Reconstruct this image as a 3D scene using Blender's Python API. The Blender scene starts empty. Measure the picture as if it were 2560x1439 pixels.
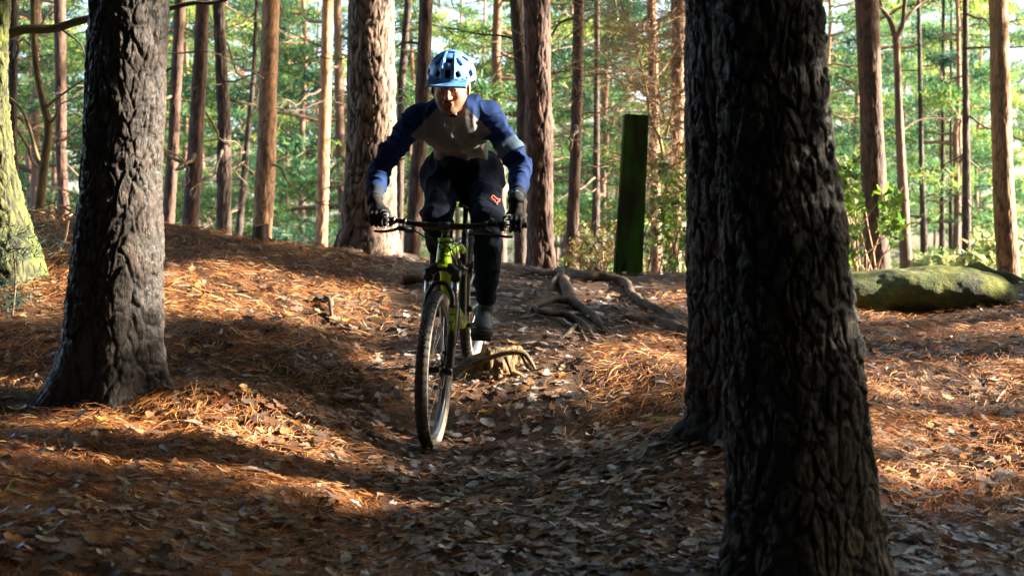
import bpy, math, random
import numpy as np
from mathutils import Vector, Matrix
rng = np.random.default_rng(7)
random.seed(7)
S = bpy.context.scene
C = bpy.data.collections.new("forest"); S.collection.children.link(C)

# ---------------------------------------------------------------- camera, sky, sun, exposure
FPX = 2560 * 50.0 / 36.0          # focal length in photo pixels
VH = 660.0                        # eye-level row of the photograph
CAMZ = 1.0
cam = bpy.data.objects.new("camera", bpy.data.cameras.new("camera")); C.objects.link(cam)
cam.location = (0, 0, CAMZ); cam.rotation_euler = (math.pi/2, 0, 0)
cam.data.lens = 50; cam.data.sensor_width = 36
cam.data.shift_y = -(719.5-VH)/2560
cam.data.clip_start = 0.05; cam.data.clip_end = 2000
cam.data.dof.use_dof = True; cam.data.dof.focus_distance = 6.7; cam.data.dof.aperture_fstop = 4.5
S.camera = cam
SUN_EL, SUN_AZ = math.radians(21), math.radians(4)     # sun low, to the +x side, a little beyond the rider
SD = np.array([math.cos(SUN_EL)*math.cos(SUN_AZ), math.cos(SUN_EL)*math.sin(SUN_AZ), math.sin(SUN_EL)])
W = bpy.data.worlds.new("World"); S.world = W; W.use_nodes = True
nt = W.node_tree; nt.nodes.clear()
wo = nt.nodes.new("ShaderNodeOutputWorld"); bg = nt.nodes.new("ShaderNodeBackground"); sky = nt.nodes.new("ShaderNodeTexSky")
sky.sky_type = 'NISHITA'; sky.sun_disc = False; sky.sun_elevation = SUN_EL
sky.sun_rotation = math.pi/2 - SUN_AZ
sky.air_density = 1.0; sky.dust_density = 3.0; sky.ozone_density = 1.0
bg.inputs[1].default_value = 0.10
nt.links.new(sky.outputs[0], bg.inputs[0]); nt.links.new(bg.outputs[0], wo.inputs[0])
sl = bpy.data.lights.new("sun", 'SUN'); sl.energy = 5.0; sl.angle = math.radians(0.6); sl.color = (1.0, 0.86, 0.66)
sun = bpy.data.objects.new("sun", sl); C.objects.link(sun)
sun.rotation_euler = Vector(SD).to_track_quat('Z', 'Y').to_euler(); sun.location = (20, 0, 20)
S.view_settings.view_transform = 'Standard'; S.view_settings.look = 'None'
S.view_settings.gamma = 1; S.view_settings.use_curve_mapping = False
S.view_settings.exposure = 2.95
S.cycles.max_bounces = 6; S.cycles.diffuse_bounces = 3; S.cycles.glossy_bounces = 2
S.cycles.transmission_bounces = 3; S.cycles.transparent_max_bounces = 6

def P(u, v, d):
    "world point seen at photo pixel (u, v) at forward distance d"
    return np.array([(u-1280)/FPX*d, d, CAMZ-(v-VH)/FPX*d])

# ---------------------------------------------------------------- helpers: tags, meshes
def tag(o, label=None, cat=None, group=None, kind=None):
    if label: o['label'] = label
    if cat: o['category'] = cat
    if group: o['group'] = group
    if kind: o['kind'] = kind
    return o
def empty(name, loc=(0, 0, 0)):
    o = bpy.data.objects.new(name, None); o.empty_display_size = 0.1; C.objects.link(o); o.location = loc; return o
def link(name, me, parent=None, mat=None):
    o = bpy.data.objects.new(name, me); C.objects.link(o)
    if mat is not None and len(me.materials) == 0:
        for m_ in (mat if isinstance(mat, (list, tuple)) else [mat]): me.materials.append(m_)
    if parent is not None:
        o.parent = parent; o.matrix_parent_inverse = Matrix.Translation(parent.location).inverted() if parent.type == 'EMPTY' and parent.parent is None and parent.rotation_euler[:] == (0, 0, 0) else Matrix.Identity(4)
    return o
def mesh(name, V, F, smooth=True, col=None, matidx=None):
    "V (n,3); F (m,3) or (m,4) array, or a list of arrays; col (n,3|4) point colours"
    me = bpy.data.meshes.new(name)
    V = np.asarray(V, np.float32)
    Fs = F if isinstance(F, list) and np.ndim(F[0]) == 2 else [F]
    Fs = [np.asarray(f, np.int32) for f in Fs if len(f)]
    me.vertices.add(len(V)); me.vertices.foreach_set('co', V.ravel())
    nl = sum(f.size for f in Fs); nf = sum(len(f) for f in Fs)
    me.loops.add(nl); me.loops.foreach_set('vertex_index', np.concatenate([f.ravel() for f in Fs]))
    me.polygons.add(nf)
    tot = np.concatenate([np.full(len(f), f.shape[1], np.int32) for f in Fs])
    st = np.concatenate([[0], np.cumsum(tot)[:-1]]).astype(np.int32)
    me.polygons.foreach_set('loop_start', st)
    try: me.polygons.foreach_set('loop_total', tot)
    except Exception: pass
    me.polygons.foreach_set('use_smooth', np.full(nf, smooth, bool))
    if matidx is not None: me.polygons.foreach_set('material_index', np.asarray(matidx, np.int32))
    me.update(calc_edges=True)
    if col is not None:
        c = np.ones((len(V), 4), np.float32); c[:, :col.shape[1]] = col
        a = me.color_attributes.new('tint', 'FLOAT_COLOR', 'POINT'); a.data.foreach_set('color', c.ravel())
    return me
class MB:
    "collects pieces of geometry into one mesh"
    def __init__(s): s.V = []; s.T = []; s.Q = []; s.c = []; s.n = 0; s.hascol = False
    def add(s, V, F, col=None):
        V = np.asarray(V, float); F = np.asarray(F, int)
        (s.T if F.shape[1] == 3 else s.Q).append(F + s.n); s.V.append(V)
        if col is not None: s.hascol = True; s.c.append(np.broadcast_to(np.asarray(col, float), (len(V), 3)))
        else: s.c.append(np.full((len(V), 3), .5))
        s.n += len(V); return s
    def mesh(s, name, smooth=True):
        F = []
        if s.T: F.append(np.concatenate(s.T))
        if s.Q: F.append(np.concatenate(s.Q))
        return mesh(name, np.concatenate(s.V), F, smooth, np.concatenate(s.c) if s.hascol else None)
def box(cx, hx, M=None):
    c = np.array(cx, float); h = np.array(hx, float)
    V = np.array([[x, y, z] for x in (-1, 1) for y in (-1, 1) for z in (-1, 1)], float)*h
    if M is not None: V = V @ np.asarray(M)
    F = np.array([[0, 1, 3, 2], [4, 6, 7, 5], [0, 4, 5, 1], [2, 3, 7, 6], [0, 2, 6, 4], [1, 5, 7, 3]])
    return V + c, F
def tube(pts, rad, seg=8, caps=True, flat=1.0, wob=0.0, rs=None, spin=0.0):
    "tube along a polyline; returns V, quads (end caps collapse to a point)"
    p = np.asarray(pts, float); n = len(p); rad = np.broadcast_to(np.asarray(rad, float), (n,)).copy()
    t = np.gradient(p, axis=0); t /= np.linalg.norm(t, axis=1)[:, None]+1e-9
    up = np.array([0, 0, 1.0]) if abs(t[0][2]) < .9 else np.array([1.0, 0, 0])
    N = np.zeros_like(p); prev = up
    for i in range(n):
        v = prev - t[i]*np.dot(prev, t[i]); l = np.linalg.norm(v)
        prev = v/l if l > 1e-6 else np.cross(t[i], [1, 0, 0.3]); N[i] = prev
    B = np.cross(t, N)
    a = np.arange(seg)/seg*2*math.pi + spin
    R = rad[:, None]*np.ones((n, seg))
    if wob: R = R*(1+wob*((rs or rng).random((n, seg))-.5)*2)
    V = p[:, None]+R[..., None]*(np.cos(a)[None, :, None]*N[:, None]*flat+np.sin(a)[None, :, None]*B[:, None])
    V = V.reshape(-1, 3)
    i, j = np.meshgrid(np.arange(n-1), np.arange(seg), indexing='ij'); j2 = (j+1) % seg
    F = np.stack([i*seg+j, i*seg+j2, (i+1)*seg+j2, (i+1)*seg+j], -1).reshape(-1, 4)
    if caps:
        k = len(V); V = np.vstack([V, p[:1], p[-1:]])
        j = np.arange(seg); j2 = (j+1) % seg
        # caps as degenerate-free quads: pair of triangles merged where seg is even
        if seg % 2 == 0:
            e = np.arange(0, seg, 2)
            F = np.vstack([F, np.stack([np.full(len(e), k), (e+2) % seg, e+1, e], -1),
                           np.stack([np.full(len(e), k+1), (n-1)*seg+e, (n-1)*seg+e+1, (n-1)*seg+(e+2) % seg], -1)])
    return V, F
def spline(pts, n):
    "Catmull-Rom resampling of points (any dimension)"
    p = np.asarray(pts, float); m = len(p)
    q = np.vstack([2*p[0]-p[1], p, 2*p[-1]-p[-2]])
    t = np.linspace(0, m-1-1e-6, n); i = t.astype(int); f = (t-i)[:, None]
    a, b, c, d = q[i], q[i+1], q[i+2], q[i+3]
    return .5*((2*b)+(-a+c)*f+(2*a-5*b+4*c-d)*f**2+(-a+3*b-3*c+d)*f**3)

# ---------------------------------------------------------------- helpers: noise
def h3(i, j, k, s=0):
    with np.errstate(over='ignore'):
        n = (i.astype(np.int64)*73856093) ^ (j.astype(np.int64)*19349663) ^ (k.astype(np.int64)*83492791) ^ (s*2654435761 & 0x7fffffff)
        n = (n ^ (n >> 13)) & 0xffffffff; n = (n*1274126177) & 0xffffffff; n = n ^ (n >> 16)
        n = (n*2246822519) & 0xffffffff; n ^= n >> 15
    return (n & 0xffffff)/float(0xffffff)
def vn(p, s=0):
    i = np.floor(p).astype(np.int64); f = p-i; f = f*f*(3-2*f); r = 0
    for a in (0, 1):
        for b in (0, 1):
            for c in (0, 1):
                w = (f[..., 0] if a else 1-f[..., 0])*(f[..., 1] if b else 1-f[..., 1])*(f[..., 2] if c else 1-f[..., 2])
                r = r+w*h3(i[..., 0]+a, i[..., 1]+b, i[..., 2]+c, s)
    return r*2-1
def fbm(p, o=4, s=0, g=.5):
    r = 0; a = 1; q = np.asarray(p, float)
    for k in range(o): r = r+a*vn(q, s+k); q = q*2.03+11.3; a *= g
    return r
def voro(p, s=0):
    i = np.floor(p).astype(np.int64); f1 = np.full(p.shape[:-1], 9.); f2 = f1.copy(); idv = np.zeros_like(f1)
    for a in (-1, 0, 1):
        for b in (-1, 0, 1):
            for c in (-1, 0, 1):
                x, y, z = i[..., 0]+a, i[..., 1]+b, i[..., 2]+c
                hx, hy, hz = h3(x, y, z, s), h3(x, y, z, s+1), h3(x, y, z, s+2)
                d = np.sqrt((x+hx-p[..., 0])**2+(y+hy-p[..., 1])**2+(z+hz-p[..., 2])**2)
                m = d < f1
                f2 = np.where(m, f1, np.minimum(f2, d)); idv = np.where(m, hx, idv); f1 = np.where(m, d, f1)
    return f1, f2, idv
def sstep(a, b, x): t = np.clip((x-a)/(b-a), 0, 1); return t*t*(3-2*t)

# ---------------------------------------------------------------- materials
def mat(name, base=(.5, .5, .5), rough=.6, metal=0., spec=.5, noise=None, bump=None, tint=False, coat=0., sub=0., transl=None, rand=0.0, emit=None, nrough=None):
    """noise=(scale, colour2, lo, hi, detail, stretch_z); bump=(scale, strength, dist); tint: multiply/replace by the 'tint' attribute"""
    m = bpy.data.materials.new(name); m.use_nodes = True; n = m.node_tree.nodes; L = m.node_tree.links
    b = n['Principled BSDF']; b.inputs['Base Color'].default_value = (*base, 1); b.inputs['Roughness'].default_value = rough
    b.inputs['Metallic'].default_value = metal; b.inputs['Specular IOR Level'].default_value = spec
    b.inputs['Coat Weight'].default_value = coat
    tc = n.new('ShaderNodeTexCoord')
    def noise_node(scale, detail=6, st=1.0):
        mp = n.new('ShaderNodeMapping'); mp.inputs['Scale'].default_value = (1, 1, st); L.new(tc.outputs['Object'], mp.inputs[0])
        t = n.new('ShaderNodeTexNoise'); t.inputs['Scale'].default_value = scale; t.inputs['Detail'].default_value = detail
        t.inputs['Roughness'].default_value = .62
        L.new(mp.outputs[0], t.inputs['Vector']); return t.outputs[0]
    cur = None
    if tint:
        a = n.new('ShaderNodeAttribute'); a.attribute_name = 'tint'; cur = a.outputs['Color']
    for nz in ([noise] if noise and not isinstance(noise, list) else (noise or [])):
        sc, c2, lo, hi, det, st = nz
        f = noise_node(sc, det, st); r = n.new('ShaderNodeMapRange'); r.inputs[1].default_value = lo; r.inputs[2].default_value = hi
        L.new(f, r.inputs[0]); mx = n.new('ShaderNodeMix'); mx.data_type = 'RGBA'
        if cur is None: mx.inputs[6].default_value = (*base, 1)
        else: L.new(cur, mx.inputs[6])
        mx.inputs[7].default_value = (*c2, 1); L.new(r.outputs[0], mx.inputs[0]); cur = mx.outputs[2]
    if rand:
        oi = n.new('ShaderNodeObjectInfo'); hv = n.new('ShaderNodeHueSaturation')
        mr = n.new('ShaderNodeMapRange'); mr.inputs[3].default_value = 1-rand; mr.inputs[4].default_value = 1+rand
        L.new(oi.outputs['Random'], mr.inputs[0]); L.new(mr.outputs[0], hv.inputs['Value'])
        if cur is None: hv.inputs['Color'].default_value = (*base, 1)
        else: L.new(cur, hv.inputs['Color'])
        cur = hv.outputs[0]
    if cur is not None: L.new(cur, b.inputs['Base Color'])
    if bump:
        hgt = None
        for (sc, stg, dist, st) in (bump if isinstance(bump, list) else [bump]):
            f = noise_node(sc, 8, st); bp = n.new('ShaderNodeBump'); bp.inputs['Strength'].default_value = stg; bp.inputs['Distance'].default_value = dist
            L.new(f, bp.inputs['Height'])
            if hgt is not None: L.new(hgt, bp.inputs['Normal'])
            hgt = bp.outputs[0]
        L.new(hgt, b.inputs['Normal'])
    if nrough:
        f = noise_node(nrough[0], 4, 1); r = n.new('ShaderNodeMapRange'); r.inputs[3].default_value = nrough[1]; r.inputs[4].default_value = nrough[2]
        r.inputs[1].default_value = .35; r.inputs[2].default_value = .65
        L.new(f, r.inputs[0]); L.new(r.outputs[0], b.inputs['Roughness'])
    if transl:
        tr = n.new('ShaderNodeBsdfTranslucent'); mx = n.new('ShaderNodeMixShader'); mx.inputs[0].default_value = transl
        if cur is not None: L.new(cur, tr.inputs['Color'])
        else: tr.inputs['Color'].default_value = (*base, 1)
        L.new(b.outputs[0], mx.inputs[1]); L.new(tr.outputs[0], mx.inputs[2]); L.new(mx.outputs[0], n['Material Output'].inputs[0])
    return m
M = {}
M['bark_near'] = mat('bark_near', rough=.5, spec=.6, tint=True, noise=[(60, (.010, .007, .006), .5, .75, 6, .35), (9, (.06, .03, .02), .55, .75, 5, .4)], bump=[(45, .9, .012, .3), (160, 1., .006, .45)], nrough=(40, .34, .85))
M['bark_far'] = mat('bark_far', rough=.8, tint=True, bump=[(22, .7, .02, .3), (90, .4, .006, .4)])
M['moss_bark'] = mat('moss_bark', rough=.85, tint=True, bump=[(60, .6, .008, .4)])
M['twig'] = mat('twig', (.16, .115, .075), .8, noise=(9, (.07, .05, .04), .4, .65, 4, 1))
M['pale_twig'] = mat('pale_twig', (.42, .27, .15), .75, noise=(9, (.22, .12, .07), .4, .65, 4, 1))
M['needles'] = mat('needles', rough=.6, spec=.3, tint=True, transl=.42, rand=.22)
M['leafgreen'] = mat('leafgreen', rough=.4, tint=True, transl=.4)
M['litter'] = mat('litter', rough=.36, spec=.9, tint=True, transl=.12, noise=[(60, (.07, .035, .02), .52, .75, 3, 1)], nrough=(18, .24, .55))
M['needle_litter'] = mat('needle_litter', rough=.5, spec=.35, tint=True, transl=.12)
M['soil'] = mat('soil', (.075, .042, .026), .72, spec=.4, noise=[(3, (.035, .02, .014), .4, .62, 8, 1), (26, (.15, .07, .03), .5, .72, 6, 1)], bump=[(14, .5, .03, 1), (70, .7, .012, 1), (260, .6, .004, 1)], nrough=(9, .42, .85))
M['root'] = mat('root', (.12, .078, .05), .75, noise=[(10, (.04, .026, .02), .42, .62, 6, 1)], bump=[(50, .6, .008, 1)])
# ---------------------------------------------------------------- terrain: one sheet through surveyed points
ctrl = [  # photo pixel, forward distance
 (1150,1439,4.2),(1088,1097,6.6),(1185,886,7.75),(1250,757,9.2),(1270,684,11),
 (300,1439,3.95),(290,1015,6.3),(60,1010,6.3),(0,900,7.2),(620,1000,6.4),(500,850,7.5),(500,700,8.9),(430,605,10),(430,573,11.2),
 (100,548,11.2),(0,560,11.2),(50,722,8.8),(110,712,8.7),(700,800,8.0),(700,617,11),(900,641,11.3),(900,760,8.9),(900,900,7.4),(900,1010,6.75),
 (800,1200,5.4),(600,1260,4.9),(1100,1260,5.3),(1350,1260,5.3),(1500,1439,4.15),(1500,1110,6.3),(1500,950,7.3),(1500,850,8.3),(1500,760,9.6),(1500,690,11.3),(1700,692,11.5),
 (1720,900,7.7),(1790,1065,5.75),(1790,1250,5.0),(2300,1439,4.1),(2300,1200,5.3),(2300,1000,6.8),(2300,850,8.7),(2330,792,9.9),
 (2330,715,11.6),(2560,770,9.8),(2540,716,11.8),(2560,1000,6.8),(2560,1300,4.8),(0,1300,4.4),(0,1100,5.6)]
cp = [tuple(P(*c)) for c in ctrl]
cp += [(-9,4,.45),(-9,8,.95),(-9,11,1.3),(9,4,.15),(9,8,.5),(9,11.5,.8),(-5,1,.0),(0,1.5,-.05),(5,1,.05),(0,-1.5,-.2),(-9,-1,.1),(9,-1,.0),
       (-9,13,1.2),(-3,13.2,1.15),(0,13.4,.93),(3,13.4,.85),(9,13.4,.75),(3.6,5.5,.25),(3.6,7.5,.5),(-3.4,6,.5)]
cp = np.array(cp)
def _tps(r2): return np.where(r2 > 1e-9, .5*r2*np.log(r2+1e-12), 0)
n_ = len(cp); K_ = _tps(((cp[:, None, :2]-cp[None, :, :2])**2).sum(-1)) + np.eye(n_)*0.02
A_ = np.zeros((n_+3, n_+3)); A_[:n_, :n_] = K_; A_[:n_, n_:] = np.c_[np.ones(n_), cp[:, :2]]; A_[n_:, :n_] = A_[:n_, n_:].T
w_ = np.linalg.solve(A_, np.r_[cp[:, 2], 0, 0, 0])
def base_h(x, y):
    x = np.asarray(x, float); y = np.asarray(y, float)
    xc = np.clip(x, -10, 10); yc = np.clip(y, -2, 13.5)
    z = w_[n_]+w_[n_+1]*xc+w_[n_+2]*yc
    for i in range(n_): z = z+w_[i]*_tps((xc-cp[i, 0])**2+(yc-cp[i, 1])**2)
    return z
def ground_raw(x, y):
    x = np.asarray(x, float); y = np.asarray(y, float)
    z = base_h(x, y)
    far = .15+.12*vn(np.stack([x*.08, y*.08, x*0], -1), 3)
    k = sstep(12.6, 19, y); k = np.maximum(k, sstep(10, 18, np.abs(x))*sstep(11.5, 15, y))
    z = z*(1-k)+far*k
    q = np.stack([x, y, x*0], -1)
    ox, oy = x-(-.34), y-6.9                                            # keep the wheel track itself calm
    calm = 1-.75*np.exp(-((x+.33+.13*(y-6.6))/.16)**2)*sstep(5.9, 6.4, y)*(1-sstep(7.8, 8.4, y))
    z = z+calm*(.028*fbm(q*1.7, 3, 5)+.016*fbm(q*5.5, 3, 9)+.007*vn(q*17, 12))
    # eroded step across the track in front of the root mound, and a few boot-worn hollows
    for (cx, cy, rx, ry, a) in ((.30,6.72,.70,.20,-.13),(.25,6.45,.6,.12,.03),(-.2,7.05,.45,.14,-.03),(-.9,6.9,.5,.25,-.05),(-1.05,8.3,.5,.25,-.07),(-.55,5.9,.5,.5,-.03),(-1.25,6.15,.55,.25,.10),(-.75,8.0,.35,.6,-.05),(-1.5,7.6,.45,.3,.06),(2.35,7.0,.3,.1,-.05),(2.6,6.6,.35,.08,-.05),(.1,7.5,.4,.2,.05),(-1.0,9.2,.7,.3,.06)):
        z = z+a*np.exp(-((x-cx)/rx)**2-((y-cy)/ry)**2)
    return z
gx = np.unique(np.r_[-300, -200, -120, -80, -50, -30, np.arange(-20, -5.2, .6), np.arange(-5.2, 5.4, .036), np.arange(5.6, 20, .6), 30, 50, 80, 120, 200, 300])
gy = np.unique(np.r_[-60, -30, -15, -8, -4, np.arange(-2, 2.6, .3), np.arange(2.8, 14.2, .036), np.arange(14.4, 30, .8), 35, 45, 60, 80, 120, 180, 260, 400, 600])
X_, Y_ = np.meshgrid(gx, gy, indexing='ij'); Z_ = ground_raw(X_, Y_)
def H(x, y):
    "height of the finished ground"
    x = np.asarray(x, float); y = np.asarray(y, float)
    i = np.clip(np.searchsorted(gx, x)-1, 0, len(gx)-2); j = np.clip(np.searchsorted(gy, y)-1, 0, len(gy)-2)
    fx = (x-gx[i])/(gx[i+1]-gx[i]); fy = (y-gy[j])/(gy[j+1]-gy[j])
    return Z_[i, j]*(1-fx)*(1-fy)+Z_[i+1, j]*fx*(1-fy)+Z_[i, j+1]*(1-fx)*fy+Z_[i+1, j+1]*fx*fy
def G(u, v, lo=3.2, hi=14.0):
    "first ground point seen at photo pixel (u, v)"
    d = np.linspace(lo, hi, 1500); p = np.stack([(u-1280)/FPX*d, d, CAMZ-(v-VH)/FPX*d], -1)
    g = p[:, 2]-H(p[:, 0], p[:, 1]); k = np.nonzero(g <= 0)[0]
    k = k[0] if len(k) else int(np.argmin(g))
    q = p[k].copy(); q[2] = H(q[0], q[1]); return q
nx, ny = len(gx), len(gy); I_, J_ = np.meshgrid(np.arange(nx-1), np.arange(ny-1), indexing='ij')
F_ = np.stack([I_*ny+J_, (I_+1)*ny+J_, (I_+1)*ny+J_+1, I_*ny+J_+1], -1).reshape(-1, 4)
ground = link('ground', mesh('ground', np.stack([X_, Y_, Z_], -1).reshape(-1, 3), F_), None, M['soil'])
tag(ground, 'brown woodland floor of soil, leaf litter and pine needles rising to a crest', None, None, 'structure')

# ---------------------------------------------------------------- fallen oak leaves and pine needles
def leaf_outline(kind, r):
    n = 7
    t = np.linspace(0, 1, n)
    base = np.sin(np.pi*np.clip(t*.95+.03, 0, 1))**.8*(.55+.6*t)
    if kind < 3: w = .34*base*np.where(np.arange(n) % 2 == 1, 1.25, .50)
    else: w = .27*np.sin(np.pi*t)**.7
    w = w*(1+.25*(r.random(n)-.5)); w[0] = .015; w[-1] = .05
    return t, w
def leaf_mesh(kind, r, amp):
    t, w = leaf_outline(kind, r); n = len(t)
    bend = amp*(r.random()*.5+.2)*(1 if r.random() < .75 else -1); cup = amp*(r.random()-.25)*1.1
    tw = (r.random()-.5)*amp
    V = []
    for i in range(n):
        z0 = bend*(t[i]-.5)**2*1.6
        for s in (-1, 0, 1):
            ww = w[i]*(1 if s <= 0 else .85+.3*r.random())
            V.append([t[i]-.5 + (abs(s)*.06 if i % 2 else 0), s*ww, z0+cup*(s*ww)**2*2.2+tw*s*ww*(t[i]-.5)+(.03*amp*r.random() if s else 0)])
    V = np.array(V); F = []
    for i in range(n-1):
        a = i*3
        F += [[a, a+3, a+4, a+1], [a+1, a+4, a+5, a+2]]
    # stalk
    k = len(V); V = np.vstack([V, [[-.5, -.012, 0], [-.5, .012, 0], [-.72, .01, .02], [-.72, -.01, .02]]]); F.append([k, k+1, k+2, k+3])
    return V, np.array(F)
lr = np.random.default_rng(11)
palette = np.array([[.25,.125,.055],[.33,.19,.09],[.17,.085,.045],[.12,.065,.05],[.42,.30,.18],[.22,.15,.12],[.38,.16,.045],[.30,.22,.17],[.15,.10,.09],[.45,.25,.04],[.30,.09,.03],[.16,.19,.05],[.36,.42,.28]])
pw = np.array([20,16,18,14,8,14,10,12,12,2,2,1.2,.6]); pw = pw/pw.sum()
def normal_at(x, y, e=.05):
    nx_ = (H(x-e, y)-H(x+e, y))/(2*e); ny_ = (H(x, y-e)-H(x, y+e))/(2*e)
    n = np.stack([nx_, ny_, np.ones_like(nx_)], -1); return n/np.linalg.norm(n, axis=-1, keepdims=True)
def frames(nrm, ang, tilt, r):
    "rows: local x, y, z axes in world, tilted at random"
    n = nrm+tilt[:, None]*r.normal(size=nrm.shape)*np.array([1, 1, .3]); n /= np.linalg.norm(n, axis=1)[:, None]
    a = np.stack([np.cos(ang), np.sin(ang), 0*ang], -1); a -= n*(a*n).sum(1)[:, None]; a /= np.linalg.norm(a, axis=1)[:, None]
    return np.stack([a, np.cross(n, a), n], 1)
def bank(x, y):
    "1 on the needle-covered banks, 0 on the worn track"
    c = np.interp(y, [3.5, 5.3, 6.6, 7.8, 9.2, 11, 14], [.55, .35, -.15, -.15, -.05, .1, .2])
    w = np.interp(y, [3.5, 5.3, 6.6, 7.8, 9.2, 11, 14], [.95, .75, .62, .55, .8, 1.2, 1.4])
    return sstep(.75, 1.35, np.abs(x-c)/w)
def scatter(N, d0, d1, r, power=1.0):
    "points over the visible ground, denser near the camera"
    d = (d0**(-power)+(d1**(-power)-d0**(-power))*r.random(N))**(-1/power)
    u = r.uniform(-160, 2720, N); return (u-1280)/FPX*d, d
variants = [leaf_mesh(k % 4, lr, a) for k, a in zip(range(10), [.2, .3, .15, .25, .6, .35, .2, .5, .3, .8])]
# the 300 that show largest: single leaves, children of the ground
lm = []
for i, (V, F) in enumerate(variants):
    for ci in lr.choice(len(palette), 4, p=pw):
        c = palette[ci]*(.8+.4*lr.random()); col = np.repeat(c[None], len(V), 0)*(1+.2*lr.random((len(V), 1))-.1)
        me = mesh('leaf', V, F, True, col); me.materials.append(M['litter']); lm.append(me)
x, y = scatter(300, 3.75, 5.6, lr); nr = normal_at(x, y); R_ = frames(nr, lr.random(300)*7, np.full(300, .22), lr)
zz = H(x, y)
for i in range(300):
    o = bpy.data.objects.new('leaf', lm[lr.integers(len(lm))]); C.objects.link(o); o.parent = ground
    s = lr.uniform(.042, .078); Mx = Matrix.Identity(4)
    for a in range(3):
        for b in range(3): Mx[b][a] = R_[i, a, b]*s
    Mx[0][3], Mx[1][3], Mx[2][3] = x[i], y[i], zz[i]+.012+.01*lr.random()+.02*float(bank(x[i], y[i])); o.matrix_basis = Mx
def leaf_batch(N, d0, d1, r, power, smin, smax, keep=None):
    x, y = scatter(N, d0, d1, r, power)
    b = bank(x, y); k = r.random(N) < (keep if keep is not None else .95-.35*b); x, y = x[k], y[k]
    z = H(x, y)+.006+(.014+.022*bank(x, y))*r.random(len(x)); R = frames(normal_at(x, y), r.random(len(x))*7, np.full(len(x), .17), r)
    s = r.uniform(smin, smax, len(x)); vi = r.integers(len(variants), size=len(x)); ci = r.choice(len(palette), len(x), p=pw); pale_ = (r.random(len(x)) < .42*(1-bank(x, y)))
    Vs, Fs, Cs = [], [], []; n = 0
    for q, (V, F) in enumerate(variants):
        m = vi == q
        VV = np.einsum('vk,nkj->nvj', V, R[m])*s[m][:, None, None]+np.stack([x[m], y[m], z[m]], -1)[:, None]
        cc = np.where(pale_[m][:, None], np.array([.40, .36, .35]), palette[ci[m]])*(.35+1.1*r.random((m.sum(), 1))); cc = np.repeat(cc[:, None], len(V), 1)
        FF = F[None]+(np.arange(m.sum())*len(V))[:, None, None]+n
        Vs.append(VV.reshape(-1, 3)); Cs.append(cc.reshape(-1, 3)); Fs.append(FF.reshape(-1, 4)); n += VV.shape[0]*VV.shape[1]
    return np.concatenate(Vs), np.concatenate(Fs), np.concatenate(Cs)
V1, F1, C1 = leaf_batch(17000, 3.4, 13.5, lr, .5, .028, .088)
me = mesh('leaf_litter', V1, F1, True, C1); me.materials.append(M['litter'])
o = link('leaf_litter', me, ground); o['kind'] = 'stuff'
# pine needles
def needle_batch(N, d0, d1, r, power, wid, L0=.05, L1=.13, onbank=True, lift=.03):
    x, y = scatter(N, d0, d1, r, power); b = bank(x, y); clump = .5+.5*vn(np.stack([x*2.2, y*2.2, x*0], -1), 31)
    k = r.random(N) < ((.06+.94*b)*(.3+.95*clump) if onbank else 1); x, y = x[k], y[k]; n = len(x)
    flow = vn(np.stack([x*1.8, y*1.8, x*0], -1), 41)*3.0                 # tangled, but lying roughly together in places
    ang = flow+r.normal(size=n)*.75
    R = frames(normal_at(x, y), ang, np.full(n, .20), r); L = r.uniform(L0, L1, n); z = H(x, y)+lift*r.random(n)**1.5+.004
    ts = np.array([-.5, 0., .5]); arch = r.uniform(-.02, .10, n); side = r.normal(size=n)*.10
    w = wid*r.uniform(.7, 1.3, n)*(np.maximum(y, 4)/5.)
    V = np.zeros((n, 6, 3)); c = np.stack([x, y, z], -1)
    for i, t in enumerate(ts):
        p = c+R[:, 0]*(L*t)[:, None]+R[:, 2]*(L*arch*(1-4*t*t))[:, None]+R[:, 1]*(L*side*(1-4*t*t))[:, None]
        ww = (w*(1 if i == 1 else .55))[:, None]*R[:, 1]; V[:, 2*i] = p-ww; V[:, 2*i+1] = p+ww+R[:, 2]*w[:, None]*.5
    F = np.array([[0, 2, 3, 1], [2, 4, 5, 3]])[None]+(np.arange(n)*6)[:, None, None]
    cs = np.array([[.36,.13,.038],[.44,.18,.055],[.26,.09,.03],[.16,.06,.028],[.66,.33,.12],[.72,.50,.28]])
    col = cs[r.choice(6, n, p=[.25, .24, .18, .12, .13, .08])]*r.uniform(.75, 1.2, (n, 1))
    return V.reshape(-1, 3), F.reshape(-1, 4), np.repeat(col[:, None], 6, 1).reshape(-1, 3)
V1, F1, C1 = needle_batch(150000, 3.5, 12.5, lr, .7, .0011)
me = mesh('needle_litter', V1, F1, False, C1); me.materials.append(M['needle_litter'])
o = link('needle_litter', me, ground); o['kind'] = 'stuff'
V1, F1, C1 = needle_batch(16000, 3.5, 9, lr, 1., .0010, .03, .08, False, .012)
me = mesh('needle_debris', V1, F1, False, C1); me.materials.append(M['needle_litter'])
o = link('needle_debris', me, ground); o['kind'] = 'stuff'
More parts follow.
